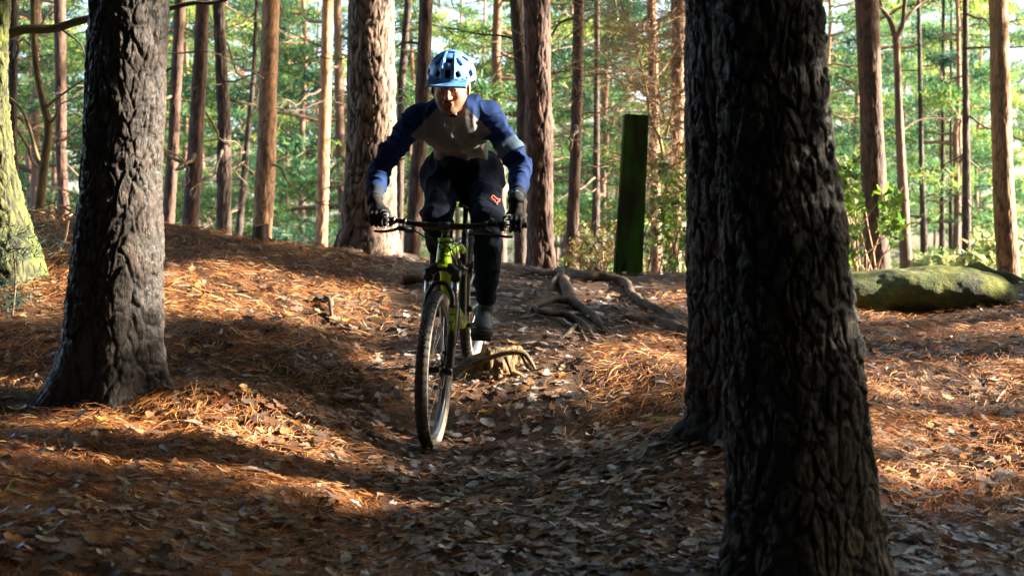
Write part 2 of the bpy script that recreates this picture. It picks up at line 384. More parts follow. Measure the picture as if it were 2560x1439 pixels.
# crumbs of bark, cones' scales and small twigs on the track
n = 5000; x, y = scatter(n, 3.6, 11, lr, .8); R_ = frames(normal_at(x, y), lr.random(n)*7, np.full(n, .3), lr)
bv, bf = box((0, 0, 0), (1, 1, 1)); hs = np.stack([lr.uniform(.003, .02, n), lr.uniform(.002, .006, n), lr.uniform(.001, .004, n)], -1)
VV = np.einsum('nvk,nkj->nvj', bv[None]*hs[:, None], R_)+np.stack([x, y, H(x, y)+.004], -1)[:, None]
FF = bf[None]+(np.arange(n)*8)[:, None, None]; cc = np.array([.13, .07, .04])*lr.uniform(.4, 2.0, (n, 1))
me = mesh('bark_crumbs', VV.reshape(-1, 3), FF.reshape(-1, 4), False, np.repeat(cc[:, None], 8, 1).reshape(-1, 3)); me.materials.append(M['litter'])
o = link('bark_crumbs', me, ground); o['kind'] = 'stuff'
# ---------------------------------------------------------------- trunks
def trunk_mesh(edges, d, top=13., nth=64, dz=.05, relief=.012, plate=(9, 2.2), flare=0., lobes=5, seed=1, cols=None, upper=None, bottom=None, lit_moss=None, knots=0.0):
    """edges: rows (v, u_left, u_right) of the outline at distance d. Returns a mesh in world coordinates and the foot point."""
    e = np.array(sorted(edges, key=lambda a: -a[0]), float)
    z = CAMZ-(e[:, 0]-VH)/FPX*d; xc = ((e[:, 1]+e[:, 2])/2-1280)/FPX*d; r = (e[:, 2]-e[:, 1])/2/FPX*d
    k = min(3, len(z)-1); sx = (xc[-1]-xc[-1-k])/(z[-1]-z[-1-k]); sr = -(r[-1]*.8)/(top-z[-1])
    z = np.r_[z, top]; xc = np.r_[xc, xc[-1]+sx*.5*(top-z[-2])]; r = np.r_[r, max(r[-1]*.22, .02)]
    gz = float(H(xc[0], d)); foot = (gz-.35) if bottom is None else bottom
    if z[0] > foot: z = np.r_[foot, z]; xc = np.r_[xc[0]-sx*(z[1]-foot)*.5, xc]; r = np.r_[r[0]*1.02, r]
    zfine = 1.0+5.2*d/8
    zz = np.r_[np.arange(foot, min(top, max(2.4, zfine)), dz), np.arange(min(top, max(2.4, zfine)), top, dz*8), top]
    X = np.interp(zz, z, xc); R = np.interp(zz, z, r)
    g = np.exp(-(np.linspace(-2, 2, 9))**2); g /= g.sum()
    sm = lambda a: np.convolve(np.pad(a, 4, mode='edge'), g, 'valid')
    X, R = sm(X), sm(R); Y = np.full_like(X, d)
    rs = np.random.default_rng(seed); Y = Y+(zz-gz)*rs.normal()*.012
    th = np.arange(nth)/nth*2*np.pi
    T, ZZ = np.meshgrid(th, zz); RR = R[:, None]*np.ones_like(T)
    if flare:
        h = np.clip(ZZ-gz, 0, 9); ph = rs.random()*6
        RR = RR*(1+flare*np.exp(-h/.16)*(.45+.55*np.cos(lobes*T+ph+np.sin(T*2)))+.05*np.exp(-h/.7)*np.cos(lobes*T+ph))
    r0 = float(np.median(r)); sc = plate[0]
    q = np.stack([np.cos(T)*r0*sc, np.sin(T)*r0*sc, (ZZ+.06*vn(np.stack([np.cos(T)*2, np.sin(T)*2, ZZ*3], -1), seed))*plate[1]], -1)
    q = q+.38*np.stack([fbm(q*.8, 3, seed+5), fbm(q*.8+9, 3, seed+6), .8*fbm(q*.8+17, 2, seed+7)], -1)
    f1, f2, idv = voro(q, seed); e1 = f2-f1
    g1, g2, _ = voro(q*np.array([2.3, 2.3, 2.1])+5, seed+20)
    crack = 1-sstep(.02, .13 if nth < 200 else .17, e1); fine = 1-sstep(.0, .13, g2-g1)
    tq = fbm(q*np.array([1.1, 1.1, 1.5]), 4, seed+50, .55)*3.2; terr = np.floor(tq)+sstep(.72, 1., tq-np.floor(tq))
    hgt = .30*terr-crack*1.15-.40*fine*(idv+.3)+.6*(idv-.5)+.34*fbm(q*np.array([3.5, 3.5, 5.5]), 4, seed+2, .6)
    upf = np.zeros_like(ZZ)
    if upper is not None: upf = sstep(upper-2.5, upper+2.5, ZZ+.8*vn(np.stack([np.cos(T), np.sin(T), ZZ*.7], -1), seed+3)); hgt = hgt*(1-.75*upf)
    RR = RR+relief*hgt+.03*r0*vn(np.stack([np.cos(T)*1.2, np.sin(T)*1.2, ZZ*1.4], -1), seed+8)*2
    if knots:
        for _ in range(int(knots)):
            kt, kz = rs.random()*6.28, rs.uniform(gz+.5, gz+6); dt = np.angle(np.exp(1j*(T-kt)))*r0
            RR = RR+.025*np.exp(-(dt/.05)**2-((ZZ-kz)/.06)**2)
    V = np.stack([X[:, None]+np.cos(T)*RR, Y[:, None]+np.sin(T)*RR, ZZ], -1).reshape(-1, 3)
    i, j = np.meshgrid(np.arange(len(zz)-1), np.arange(nth), indexing='ij'); j2 = (j+1) % nth
    F = np.stack([i*nth+j, i*nth+j2, (i+1)*nth+j2, (i+1)*nth+j], -1).reshape(-1, 4)
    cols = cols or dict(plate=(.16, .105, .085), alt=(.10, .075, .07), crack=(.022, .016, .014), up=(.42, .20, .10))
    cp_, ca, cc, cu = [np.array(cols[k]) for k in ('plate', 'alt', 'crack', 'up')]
    c = cp_*(1-idv[..., None])+ca*idv[..., None]
    n2 = fbm(q*1.3, 4, seed+30)[..., None]; c = c*(1+.35*n2)
    if 'moss' in cols:
        mm = sstep(-.25, .35, fbm(np.stack([np.cos(T)*1.5, np.sin(T)*1.5, ZZ*1.1], -1), 4, seed+40))[..., None]*(1-.8*crack[..., None]); c = c*(1-mm)+np.array(cols['moss'])*mm
    c = c*(1-upf[..., None])+cu*(1+.25*n2)*upf[..., None]
    k = np.clip(crack+.45*fine, 0, 1)[..., None]*(1-.6*upf[..., None]); c = c*(1-k)+cc*k
    c = np.clip(c, .004, .9).reshape(-1, 3)
    return mesh('trunk', V, F, True, c), np.array([xc[0], d, gz]), (zz, X, Y, R)

def dead_branch(r, L, r0, kids=4, droop=-.2, curl=.35):
    "bare forked branch growing along +x"
    mb = MB(); n = 9; t = np.linspace(0, 1, n)
    p = np.stack([t*L, curl*L*.35*np.cumsum(r.normal(size=n))*.25, droop*L*t+curl*L*.3*np.cumsum(r.normal(size=n))*.25], -1); p -= p[0]
    mb.add(*tube(spline(p, 16), np.linspace(r0, r0*.25, 16), 6))
    for k in range(kids):
        i = r.integers(3, n-1); a = r.uniform(.5, 1.1)*(1 if r.random() < .5 else -1); l = L*r.uniform(.2, .5)*(1-.4*i/n)
        dirv = np.array([math.cos(a), math.sin(a), r.normal()*.35]); m = 6; s = np.linspace(0, 1, m)[:, None]
        q = p[i]+dirv*l*s+np.cumsum(r.normal(size=(m, 3)), 0)*l*.05*(s > 0)
        mb.add(*tube(q, np.linspace(r0*.4, r0*.12, m), 4))
        for _ in range(2):
            jx = r.integers(2, m); d2 = dirv+r.normal(size=3)*.6; d2 /= np.linalg.norm(d2)
            q2 = q[jx]+d2*l*.45*np.linspace(0, 1, 4)[:, None]; mb.add(*tube(q2, np.linspace(r0*.2, r0*.07, 4), 4, caps=False))
    return mb.mesh('branch')
tr = np.random.default_rng(23)
branch_meshes = []
for k in range(7):
    me = dead_branch(tr, tr.uniform(1.0, 2.4), tr.uniform(.016, .03), tr.integers(3, 7), droop=tr.uniform(-.35, .15), curl=tr.uniform(.2, .7)); me.materials.append(M['twig']); branch_meshes.append(me)
def put_branch(parent, ring, z, az, s=1., me=None):
    zz, X, Y, R = ring; x = np.interp(z, zz, X); y = np.interp(z, zz, Y); r = np.interp(z, zz, R)
    o = bpy.data.objects.new('branch', me or branch_meshes[tr.integers(len(branch_meshes))]); C.objects.link(o)
    o.parent = parent
    o.location = (x+math.cos(az)*r*.7-parent.location[0], y+math.sin(az)*r*.7-parent.location[1], z-parent.location[2])
    o.rotation_euler = (tr.normal()*.3, tr.normal()*.2, az); o.scale = (s,)*3
    return o

# ---------------------------------------------------------------- crowns: layered sprays of needle tufts
def tufts(centres, dirs, r, n, ln, wd, cols, spread=.9):
    "slim needle faces fanning from each tuft centre"
    m = len(centres); c = np.repeat(centres, n, 0); d = np.repeat(dirs, n, 0)+r.normal(size=(m*n, 3))*spread
    d /= np.linalg.norm(d, axis=1)[:, None]
    s = np.cross(d, r.normal(size=d.shape)); s /= np.linalg.norm(s, axis=1)[:, None]+1e-9
    L = ln*r.uniform(.6, 1.3, m*n)[:, None]; w = wd*r.uniform(.6, 1.4, m*n)[:, None]
    c = c+r.normal(size=c.shape)*ln*.35
    V = np.stack([c-s*w*.5, c+s*w*.5, c+d*L+s*w*.2, c+d*L-s*w*.2], 1)
    F = np.arange(m*n*4).reshape(-1, 4)
    big = .5+.5*vn(centres*.55+7, 5)[:, None]; cc = cols[np.clip((big[:, 0]*len(cols)+r.normal(size=m)*1.1).astype(int), 0, len(cols)-1)]*r.uniform(.7, 1.3, (m, 1))*(.5+.9*big); cc = np.repeat(cc, n, 0)*r.uniform(.85, 1.15, (m*n, 1))  # broad noise paints dark shaded and bright sunlit masses into the foliage
    return V.reshape(-1, 3), F, np.repeat(cc[:, None], 4, 1).reshape(-1, 3)
GREENS = np.array([[.04, .13, .10], [.05, .155, .09], [.065, .18, .07], [.10, .21, .06], [.17, .26, .055], [.27, .31, .07]])  # teal tones carry bluish shade in the colour, yellow-green ones backlit sun
def pine(r, top, h0, reach, nb, per, tuft_n=9, ln=.17, wd=.03, trunk_r=.14, shape='cone', keep=None, up=.12, greens=GREENS):
    """trunk (with its limbs) and crown meshes of one pine, foot at the origin"""
    wood = MB(); zz = np.linspace(-.5, top, 14); wob = np.cumsum(r.normal(size=(14, 2))*.05, 0)
    p = np.c_[wob, zz]; wood.add(*tube(p, np.interp(zz, [-.5, 0, top], [trunk_r*1.25, trunk_r, trunk_r*.15]), 9))
    cen, dr = [], []
    for k in range(nb):
        h = h0+(top-h0)*((k+r.random())/nb); f = (h-h0)/(top-h0)
        prof = (1-f)**.75 if shape == 'cone' else (math.sin(math.pi*min(1, f*.8+.22)))**.8
        L = reach*prof*r.uniform(.55, 1.15)+.3; az = r.random()*6.283
        base = np.array([np.interp(h, zz, p[:, 0]), np.interp(h, zz, p[:, 1]), h])
        n = 8; t = np.linspace(0, 1, n)[:, None]; sag = r.uniform(-.25, .1)+(.35*f)
        q = base+np.array([math.cos(az), math.sin(az), 0])*L*t+np.array([0, 0, 1.])*(L*(sag*t+up*t*t))+np.cumsum(r.normal(size=(n, 3))*.03*L, 0)*(t > 0)
        if keep is None or (k % 3 == 0 and q[0, 0] > -99 and keep(q, True).all()): wood.add(*tube(q, np.linspace(.012+.012*L, .006, n), 4, caps=False))
        m = max(4, int(per*L/reach))
        tt = r.uniform(.25, 1.0, m)**.8; side = r.normal(size=m)*.22*L*(.35+.65*np.sin(tt*2.6)); perp = np.array([-math.sin(az), math.cos(az), 0])
        c = np.stack([np.interp(tt, t[:, 0], q[:, i]) for i in range(3)], -1)+perp*side[:, None]+np.array([0, 0, 1.])*(r.normal(size=m)*.05+.04)[:, None]
        cen.append(c); dr.append(np.tile(np.array([math.cos(az), math.sin(az), .35])*.6, (m, 1))+perp*np.sign(side)[:, None]*.4)
    cen = np.concatenate(cen); dr = np.concatenate(dr)
    if keep is not None: k_ = keep(cen); cen, dr = cen[k_], dr[k_]
    V, F, c = tufts(cen, dr, r, tuft_n, ln, wd, greens)
    crown = mesh('crown', V, F, False, c); crown.materials.append(M['needles'])
    me = wood.mesh('trunk'); a = me.color_attributes.new('tint', 'FLOAT_COLOR', 'POINT')
    zc = np.array([v.co.z for v in me.vertices]); f = sstep(1, 8, zc)[:, None]
    cc = np.array([.13, .085, .07])*(1-f)+np.array([.30, .155, .09])*f; cc = np.c_[cc, np.ones(len(cc))]; a.data.foreach_set('color', cc.astype(np.float32).ravel())
    me.materials.append(M['bark_far'])
    return me, crown
def copy_tree(root, loc, rz, s, label, group=None):
    r = root.copy(); C.objects.link(r); r.location = loc; r.rotation_euler = (0, 0, rz); r.scale = (s,)*3; r['label'] = label
    if group: r['group'] = group
    for ch in root.children:
        c = ch.copy(); C.objects.link(c); c.parent = r
    return r

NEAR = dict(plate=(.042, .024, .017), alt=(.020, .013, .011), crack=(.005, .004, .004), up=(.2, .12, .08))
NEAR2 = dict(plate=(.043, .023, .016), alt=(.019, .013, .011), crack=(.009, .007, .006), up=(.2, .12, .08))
LIT = dict(plate=(.33, .22, .16), alt=(.20, .13, .10), crack=(.03, .018, .014), up=(.34, .18, .10))  # bark lightened all round to read as sunlit
LIT_PALE = dict(plate=(.36, .21, .13), alt=(.24, .13, .08), crack=(.05, .028, .02), up=(.46, .24, .12))  # lighter bark colour standing in for strong sun on these trunks
RED = dict(plate=(.145, .07, .05), alt=(.085, .045, .036), crack=(.025, .015, .012), up=(.27, .12, .06))
BROWN = dict(plate=(.085, .052, .04), alt=(.05, .033, .028), crack=(.018, .012, .010), up=(.17, .09, .055))
crownR = np.random.default_rng(5)
hi_wood, hi_crown = pine(crownR, 15, 9.2, 2.4, 40, 60, 7, .2, .035, .02, 'round')
hi_wood2, hi_crown2 = pine(crownR, 15, 9.6, 2.0, 34, 55, 7, .2, .035, .02, 'round')
_, near_crown = pine(crownR, 15, 7.0, 4.0, 60, 50, 7, .34, .11, .02, 'round')  # wide dense crown above the view, added to darken the shade below
def tree(name, label, edges, d, cat='tree', group=None, crown=True, nbr=0, mt='bark_far', **kw):
    me, foot, ring = trunk_mesh(edges, d, **kw); me.materials.append(M[mt])
    root = empty(name, foot); tag(root, label, cat, group)
    o = link('trunk', me, root)
    if crown:
        c = bpy.data.objects.new('crown', near_crown if d < 14 else hi_crown if tr.random() < .5 else hi_crown2); C.objects.link(c); c.parent = root
        topz = ring[0][-1]; c.location = (ring[1][-1]-foot[0], ring[2][-1]-foot[1], topz-foot[2]-15+.3); c.rotation_euler = (0, 0, tr.random()*6)
    for _ in range(nbr):
        b = put_branch(root, ring, tr.uniform(2.0, 1+VH/FPX*d*1.1), tr.random()*6.28, tr.uniform(.6, 1.2))
    return root, ring

# three big pines near the camera
tree('pine_tree', 'big dark pine with a flared foot in orange needles, standing apart',
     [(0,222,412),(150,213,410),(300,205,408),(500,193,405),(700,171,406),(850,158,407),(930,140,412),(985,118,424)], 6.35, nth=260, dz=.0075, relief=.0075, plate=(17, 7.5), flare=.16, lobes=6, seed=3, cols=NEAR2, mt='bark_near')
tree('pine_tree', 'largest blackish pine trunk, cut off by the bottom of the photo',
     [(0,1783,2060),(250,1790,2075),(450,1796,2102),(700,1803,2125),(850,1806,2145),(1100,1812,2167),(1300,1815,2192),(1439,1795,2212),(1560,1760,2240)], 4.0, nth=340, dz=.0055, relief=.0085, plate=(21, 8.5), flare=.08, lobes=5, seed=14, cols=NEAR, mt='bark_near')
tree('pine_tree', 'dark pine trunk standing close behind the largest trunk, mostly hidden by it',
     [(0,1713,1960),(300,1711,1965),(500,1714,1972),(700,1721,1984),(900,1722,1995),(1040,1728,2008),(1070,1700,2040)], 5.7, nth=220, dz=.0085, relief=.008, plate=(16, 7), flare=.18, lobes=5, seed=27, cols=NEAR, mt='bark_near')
# trunks beyond: (label, edges, distance, options)
T_ = [
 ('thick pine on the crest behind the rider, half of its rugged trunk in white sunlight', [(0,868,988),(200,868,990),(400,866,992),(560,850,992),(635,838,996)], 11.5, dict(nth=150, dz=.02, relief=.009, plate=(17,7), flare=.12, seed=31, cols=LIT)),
 ('pine directly behind the rider with a straight trunk edged in white sun on one side', [(0,1308,1376),(200,1312,1378),(400,1314,1382),(600,1317,1386),(678,1318,1390)], 13.2, dict(nth=110, dz=.025, relief=.008, plate=(17,6), flare=.1, seed=33, cols=RED, upper=7)),
 ('smooth pale pine with a bright sunlit side standing behind the small stump', [(0,658,702),(200,650,694),(400,642,690),(600,632,680)], 20, dict(nth=80, dz=.04, relief=.006, seed=35, cols=LIT_PALE, upper=4, nbr=4)),
 ('slim orange-red pine between the bright pale pine and the thick crest pine', [(0,804,832),(300,795,826),(625,787,818)], 25, dict(seed=37, cols=LIT_PALE, upper=2.5, nbr=5, relief=.008)),
 ('reddish leaning pine, first trunk beside the big dark pine with the flared foot', [(0,490,525),(300,474,512),(575,455,496)], 20, dict(seed=39, cols=RED, upper=6, nbr=4)),
 ('brown pine with stubby side branches behind the reddish leaning pine', [(0,535,562),(300,545,578),(585,541,580)], 21, dict(seed=41, cols=BROWN, nbr=7, relief=.01)),
 ('narrow pink-brown pine trunk partly hidden by the big dark pine', [(0,436,464),(300,422,450),(570,405,435)], 22, dict(seed=43, cols=RED, nbr=3)),
 ('thin grey pine leaning between the brown branchy pine and the pale sunlit pine', [(200,628,640),(400,606,622),(590,588,606)], 27, dict(seed=45, cols=BROWN, nbr=4)),
 ('red-brown pine seen behind the arm of the rider', [(0,1049,1084),(300,1036,1074),(635,1008,1052)], 17, dict(seed=47, cols=RED, upper=6, nbr=3)),
 ('thin brown pine squeezed between the thick crest pine and the red-brown one', [(0,1012,1030),(200,994,1014),(400,990,1010),(630,988,1008)], 28, dict(seed=49, cols=BROWN, nbr=2)),
 ('brown trunk half hidden behind the straight sun-edged pine', [(0,1272,1306),(250,1292,1326),(660,1284,1318)], 19, dict(seed=51, cols=BROWN, nbr=1)),
 ('slender ringed red pine between the straight pine and the mossy post', [(0,1434,1460),(200,1430,1458),(400,1424,1452),(680,1410,1446)], 18, dict(seed=53, cols=RED, nbr=3, knots=14)),
 ('thin dark pine just beside the mossy post, on the side of the rider', [(230,1485,1499),(450,1482,1500),(685,1474,1500)], 27, dict(seed=55, cols=BROWN, nbr=6)),
 ('pale pink pine standing just behind the mossy post', [(0,1618,1642),(300,1622,1648),(670,1626,1656)], 24, dict(seed=57, cols=LIT_PALE, nbr=5)),
 ('pale pine between the mossy post and the two merged dark trunks', [(0,1676,1712),(300,1678,1710),(680,1668,1702)], 21, dict(seed=59, cols=LIT_PALE, nbr=6)),
 ('sturdy dark red pine beyond the mossy boulder, nearest to the largest trunk', [(0,2136,2196),(300,2150,2206),(500,2156,2216),(672,2160,2226)], 17, dict(nth=90, dz=.03, seed=61, cols=RED, upper=4.5)),
 ('small dark-stemmed pine with level branches behind the middle of the mossy boulder', [(120,2404,2418),(400,2404,2424),(672,2404,2428)], 27, dict(seed=65, cols=BROWN, nbr=8)),
 ('tall pine with a glowing sunlit edge at the far end of the mossy boulder', [(0,2470,2516),(250,2476,2524),(500,2482,2536),(712,2496,2552)], 16, dict(nth=90, dz=.03, seed=67, cols=LIT_PALE, upper=2.5)),
 ('thin branchy pine stem between the forked tree and the level-branched pine', [(380,2298,2310),(672,2302,2322)], 32, dict(seed=69, cols=BROWN, nbr=5)),
 ('very thin stem beside the level-branched pine, next to a second thin one', [(380,2352,2362),(672,2346,2362)], 34, dict(seed=71, cols=BROWN, nbr=4)),
 ('very thin stem closest to the level-branched pine', [(430,2372,2380),(672,2370,2384)], 38, dict(seed=73, cols=BROWN, nbr=4)),
 ('distant red stem seen between the mossy oak and the big dark pine', [(0,138,168),(400,142,168),(560,150,176)], 24, dict(seed=75, cols=RED, nbr=4)),
 ('brown stem showing just past the edge of the mossy oak', [(0,22,44),(300,20,42),(540,24,48)], 17, dict(seed=77, cols=BROWN, nbr=4)),
]
for lab, ed, d, kw in T_:
    a = dict(nth=56, dz=.045, relief=.005, plate=(17, 5), top=14+tr.random()*2); a.update(kw); tree('pine_tree', lab, ed, d, **a)

def limb_tree(name, label, paths, d, mt, cols, seg=14, group=None, wob=.06, yoff=None, cat='tree', moss=False):
    """tree given as centre lines: first path is the trunk, others are branches; rows (u, v, width_px)"""
    root = None; r = np.random.default_rng(int(paths[0][0][0])+3)
    for k, pth in enumerate(paths):
        a = np.array(pth, float); dd = d+(0 if yoff is None or k == 0 else yoff[(k-1) % len(yoff)]*np.linspace(0, 1, len(a)))
        pts = np.stack([P(u, v, q) for (u, v, _), q in zip(a, np.broadcast_to(dd, (len(a),)))]); rad = a[:, 2]/2/FPX*d
        n = max(10, len(a)*9); s = spline(np.c_[pts, rad], n)
        if k == 0:
            root = empty(name, (pts[0][0], pts[0][1], float(H(pts[0][0], pts[0][1])))); tag(root, label, cat, group)
            if s[0, 2] > root.location[2]-.1: s = np.vstack([[*s[0, :2], root.location[2]-.25, s[0, 3]*1.1], s])
        V, F = tube(s[:, :3], s[:, 3], seg if k == 0 else 8, wob=wob, rs=r)
        nz = fbm(V*np.array([14, 14, 4]), 3, 3)[:, None]; c = np.array(cols[0])*(1-sstep(-.3, .4, nz))+np.array(cols[1])*sstep(-.3, .4, nz)
        me = mesh('trunk' if k == 0 else 'branch', V, F, True, np.clip(c, .005, 1)); me.materials.append(M[mt])
        link('trunk' if k == 0 else 'branch', me, root)
    return root
limb_tree('forked_tree', 'slim brown tree that forks into a wide bare Y above the boulder',
          [[(2266,672,32),(2258,500,26),(2248,300,20),(2243,150,17),(2240,90,18)],
           [(2240,95,16),(2224,50,13),(2205,20,11),(2188,-40,9)],[(2240,95,15),(2256,60,12),(2262,0,10),(2268,-60,8)],[(2256,60,7),(2290,20,5),(2330,-10,4)],[(2250,330,7),(2300,300,4),(2380,295,2)],[(2210,25,6),(2180,10,4),(2120,30,3)]],
          19, 'bark_far', ((.13, .085, .065), (.26, .15, .10)), yoff=(.3, -.4, .5))
limb_tree('young_birch', 'twisty slender tree glowing yellow between the mossy oak and big dark pine',
          [[(98,535,26),(104,470,24),(112,400,22),(122,320,22),(112,270,20),(96,200,17),(86,120,15),(82,0,13),(78,-80,10)],
           [(108,440,12),(90,380,10),(70,310,9),(50,270,7),(20,240,5)],[(122,310,10),(140,290,7),(150,262,4),(205,240,2)],[(84,110,8),(105,60,6),(130,20,5)],
           [(112,270,9),(150,240,6),(210,200,3)]],
          13, 'moss_bark', ((.24, .17, .07), (.12, .085, .04)), yoff=(.3, -.3))
# mossy oak, sweeping out at the foot
def oak():
    d = 8.9; rows = [(-200,-60,20,),(0,-45,24),(150,-42,22),(300,-40,26),(400,-42,34),(500,-55,56),(560,-70,76),(620,-80,92),(680,-84,106),(730,-92,116)]
    me, foot, ring = trunk_mesh([(v, l-30, r_) for v, l, r_ in rows], d, top=9, nth=190, dz=.011, relief=.012, plate=(21, 8.5), flare=.05, lobes=5, seed=88,
        cols=dict(plate=(.085, .095, .022), alt=(.055, .058, .022), crack=(.012, .012, .008), up=(.12, .12, .05), moss=(.12, .155, .022)))
    me.materials.append(M['moss_bark']); root = empty('oak_tree', foot); tag(root, 'leaning oak trunk covered in yellow-green moss at the edge of the photo', 'tree')
    link('trunk', me, root)
    for pth, dl in (([(10,90,26),(60,74,24),(130,72,22),(190,55,20),(250,42,18),(330,38,15),(410,25,13),(480,8,11),(545,5,10),(640,-30,7)], 0),([(300,40,8),(360,80,5),(400,120,3)], .2),([(150,70,8),(200,110,5),(215,150,3)], .1)):
        a = np.array(pth, float); s = spline(np.c_[[P(u, v, d+.2+dl) for u, v, _ in a], a[:, 2]/2/FPX*d], 46); V, F = tube(s[:, :3], s[:, 3], 9, wob=.07)
        me = mesh('branch', V, F, True, np.tile([[.05, .042, .034]], (len(V), 1))); me.materials.append(M['bark_far']); link('branch', me, root)
oak()
# pale golden sapling full of fine twigs behind the post
def sapling():
    r = np.random.default_rng(77); d = 15.5; root = None
    main = [[(1686,690,12),(1672,600,11),(1668,520,10),(1662,430,9),(1650,350,9),(1628,300,8),(1618,240,7),(1600,150,6),(1570,60,5),(1540,-30,4)],
            [(1662,430,8),(1640,410,6),(1625,380,5)],[(1664,340,8),(1690,250,6),(1720,215,5)],[(1700,410,7),(1720,300,6),(1735,270,5)],[(1668,520,6),(1700,480,5),(1730,470,4)],
            [(1616,240,6),(1560,190,4),(1500,120,3)],[(1600,150,5),(1640,80,4),(1690,20,3)],[(1620,120,5),(1560,60,3),(1520,10,2)],[(1662,300,6),(1640,180,4),(1650,60,3)],[(1668,420,6),(1640,440,4),(1610,420,3)]]
    root = limb_tree('sapling', 'bare golden sapling with mossy limbs and a haze of fine twigs behind the mossy post', main, d, 'moss_bark', ((.26, .24, .07), (.18, .16, .05)), yoff=(.5, -.5, .8, -.7, .3), seg=8)
    mb = MB()
    for _ in range(330):
        pth = main[r.integers(len(main))]; i = r.integers(len(pth)-1); f = r.random(); a = np.array(pth[i])*(1-f)+np.array(pth[i+1])*f
        p0 = P(a[0], a[1], d+r.normal()*.5); L = r.uniform(.25, .9); az = r.random()*6.28; n = 6
        dv = np.array([math.cos(az), math.sin(az)*.7, r.uniform(-.3, .7)]); q = p0+dv*L*np.linspace(0, 1, n)[:, None]+np.cumsum(r.normal(size=(n, 3))*L*.04, 0)
        mb.add(*tube(q, np.linspace(.005, .002, n), 4, caps=False))
        for _ in range(4):
            j = r.integers(1, n); d2 = dv+r.normal(size=3)*.7; q2 = q[j]+d2*L*.35*np.linspace(0, 1, 4)[:, None]+np.cumsum(r.normal(size=(4, 3))*.02, 0); mb.add(*tube(q2, np.linspace(.0035, .0015, 4), 3, caps=False))
    me = mb.mesh('twigs'); me.materials.append(M['pale_twig']); o = link('twigs', me, root); o['kind'] = 'stuff'
    cen = np.stack([P(u, v, d+r.normal()*.6) for u, v in zip(r.uniform(1500, 1720, 260), r.uniform(0, 640, 260))])
    V, F, c = tufts(cen, np.tile([0, 0, -.3], (260, 1)), r, 1, .045, .03, np.array([[.45, .20, .07], [.5, .3, .1], [.4, .12, .05]]))
    me = mesh('foliage', V, F, False, c); me.materials.append(M['leafgreen']); o = link('foliage', me, root); o['kind'] = 'stuff'
sapling()
# bushes
def bush(name, label, boxes, d, cols, n, ln, wd, r, twig=True, mt='leafgreen', stem='pale_twig', dy=.6):
    cen = []; foot = P((boxes[0][0]+boxes[0][2])/2, VH, d); foot[2] = H(foot[0], foot[1]); root = empty(name, foot); tag(root, label, 'bush'); mb = MB()
    for (u0, v0, u1, v1, k) in boxes:
        m = int(n*k); th = r.random(m)*6.28; rr = np.sqrt(r.random(m)); cl = 1+.25*np.sin(th*5)
        u = (u0+u1)/2+(u1-u0)/2*rr*np.cos(th)*cl; v = (v0+v1)/2+(v1-v0)/2*rr*np.sin(th)*cl; dd = d+r.normal(size=m)*dy
        cen.append(np.stack([(u-1280)/FPX*dd, dd, CAMZ-(v-VH)/FPX*dd], -1))
    cen = np.concatenate(cen)
    if twig:
        for i in r.choice(len(cen), min(len(cen)//9, 26), replace=False):
            p0 = foot+np.array([r.normal()*.25, r.normal()*.12, -.05]); t = np.linspace(0, 1, 7)[:, None]
            q = p0*(1-t)+cen[i]*t+np.cumsum(r.normal(size=(7, 3))*.02, 0); q[:, 2] += (np.sin(t[:, 0]*3.14)*.15); mb.add(*tube(q, np.linspace(.012, .003, 7), 4, caps=False))
        me = mb.mesh('stem'); me.materials.append(M[stem]); o = link('stem', me, root); o['kind'] = 'stuff'
    V, F, c = tufts(cen, np.tile([0, 0, .3], (len(cen), 1)), r, 5, ln, wd, cols)
    me = mesh('foliage', V, F, False, c); me.materials.append(M[mt]); o = link('foliage', me, root); o['kind'] = 'stuff'
HOL = np.array([[.20, .34, .04], [.12, .26, .04], [.28, .40, .06], [.08, .2, .04]]); DRY = np.array([[.40, .22, .08], [.3, .25, .08], [.2, .25, .06]])
br = np.random.default_rng(91)
bush('holly_bush', 'bright lime-green holly bush between the largest trunk and the sturdy dark red pine', [(2060,400,2150,560,1.),(2070,540,2150,670,.4),(2200,470,2260,600,.35)], 15.5, HOL, 150, .075, .05, br)
bush('dry_bush', 'low dry bush with pale bare twigs between the slender red pine and the mossy post', [(1430,560,1560,680,1.),(1400,600,1480,670,.5)], 15.5, DRY, 130, .05, .02, br)
bush('holly_bush', 'small green holly growing behind the mossy post beside the merged dark trunks', [(1620,400,1740,670,1.)], 15.2, HOL*.7, 130, .07, .045, br)
bush('bramble', 'tangle of pale dead bramble stems on the crest under the twisty yellow tree', [(100,530,190,600,1.),(10,520,110,600,.6)], 11.2, DRY*.8, 60, .04, .02, br)
bush('undergrowth_bush', 'pale sunlit green bush low beyond the end of the mossy boulder', [(2420,590,2560,690,1.),(2290,640,2480,680,.6)], 18, np.array([[.25,.32,.12],[.18,.28,.1],[.35,.36,.15]]), 500, .09, .05, br)
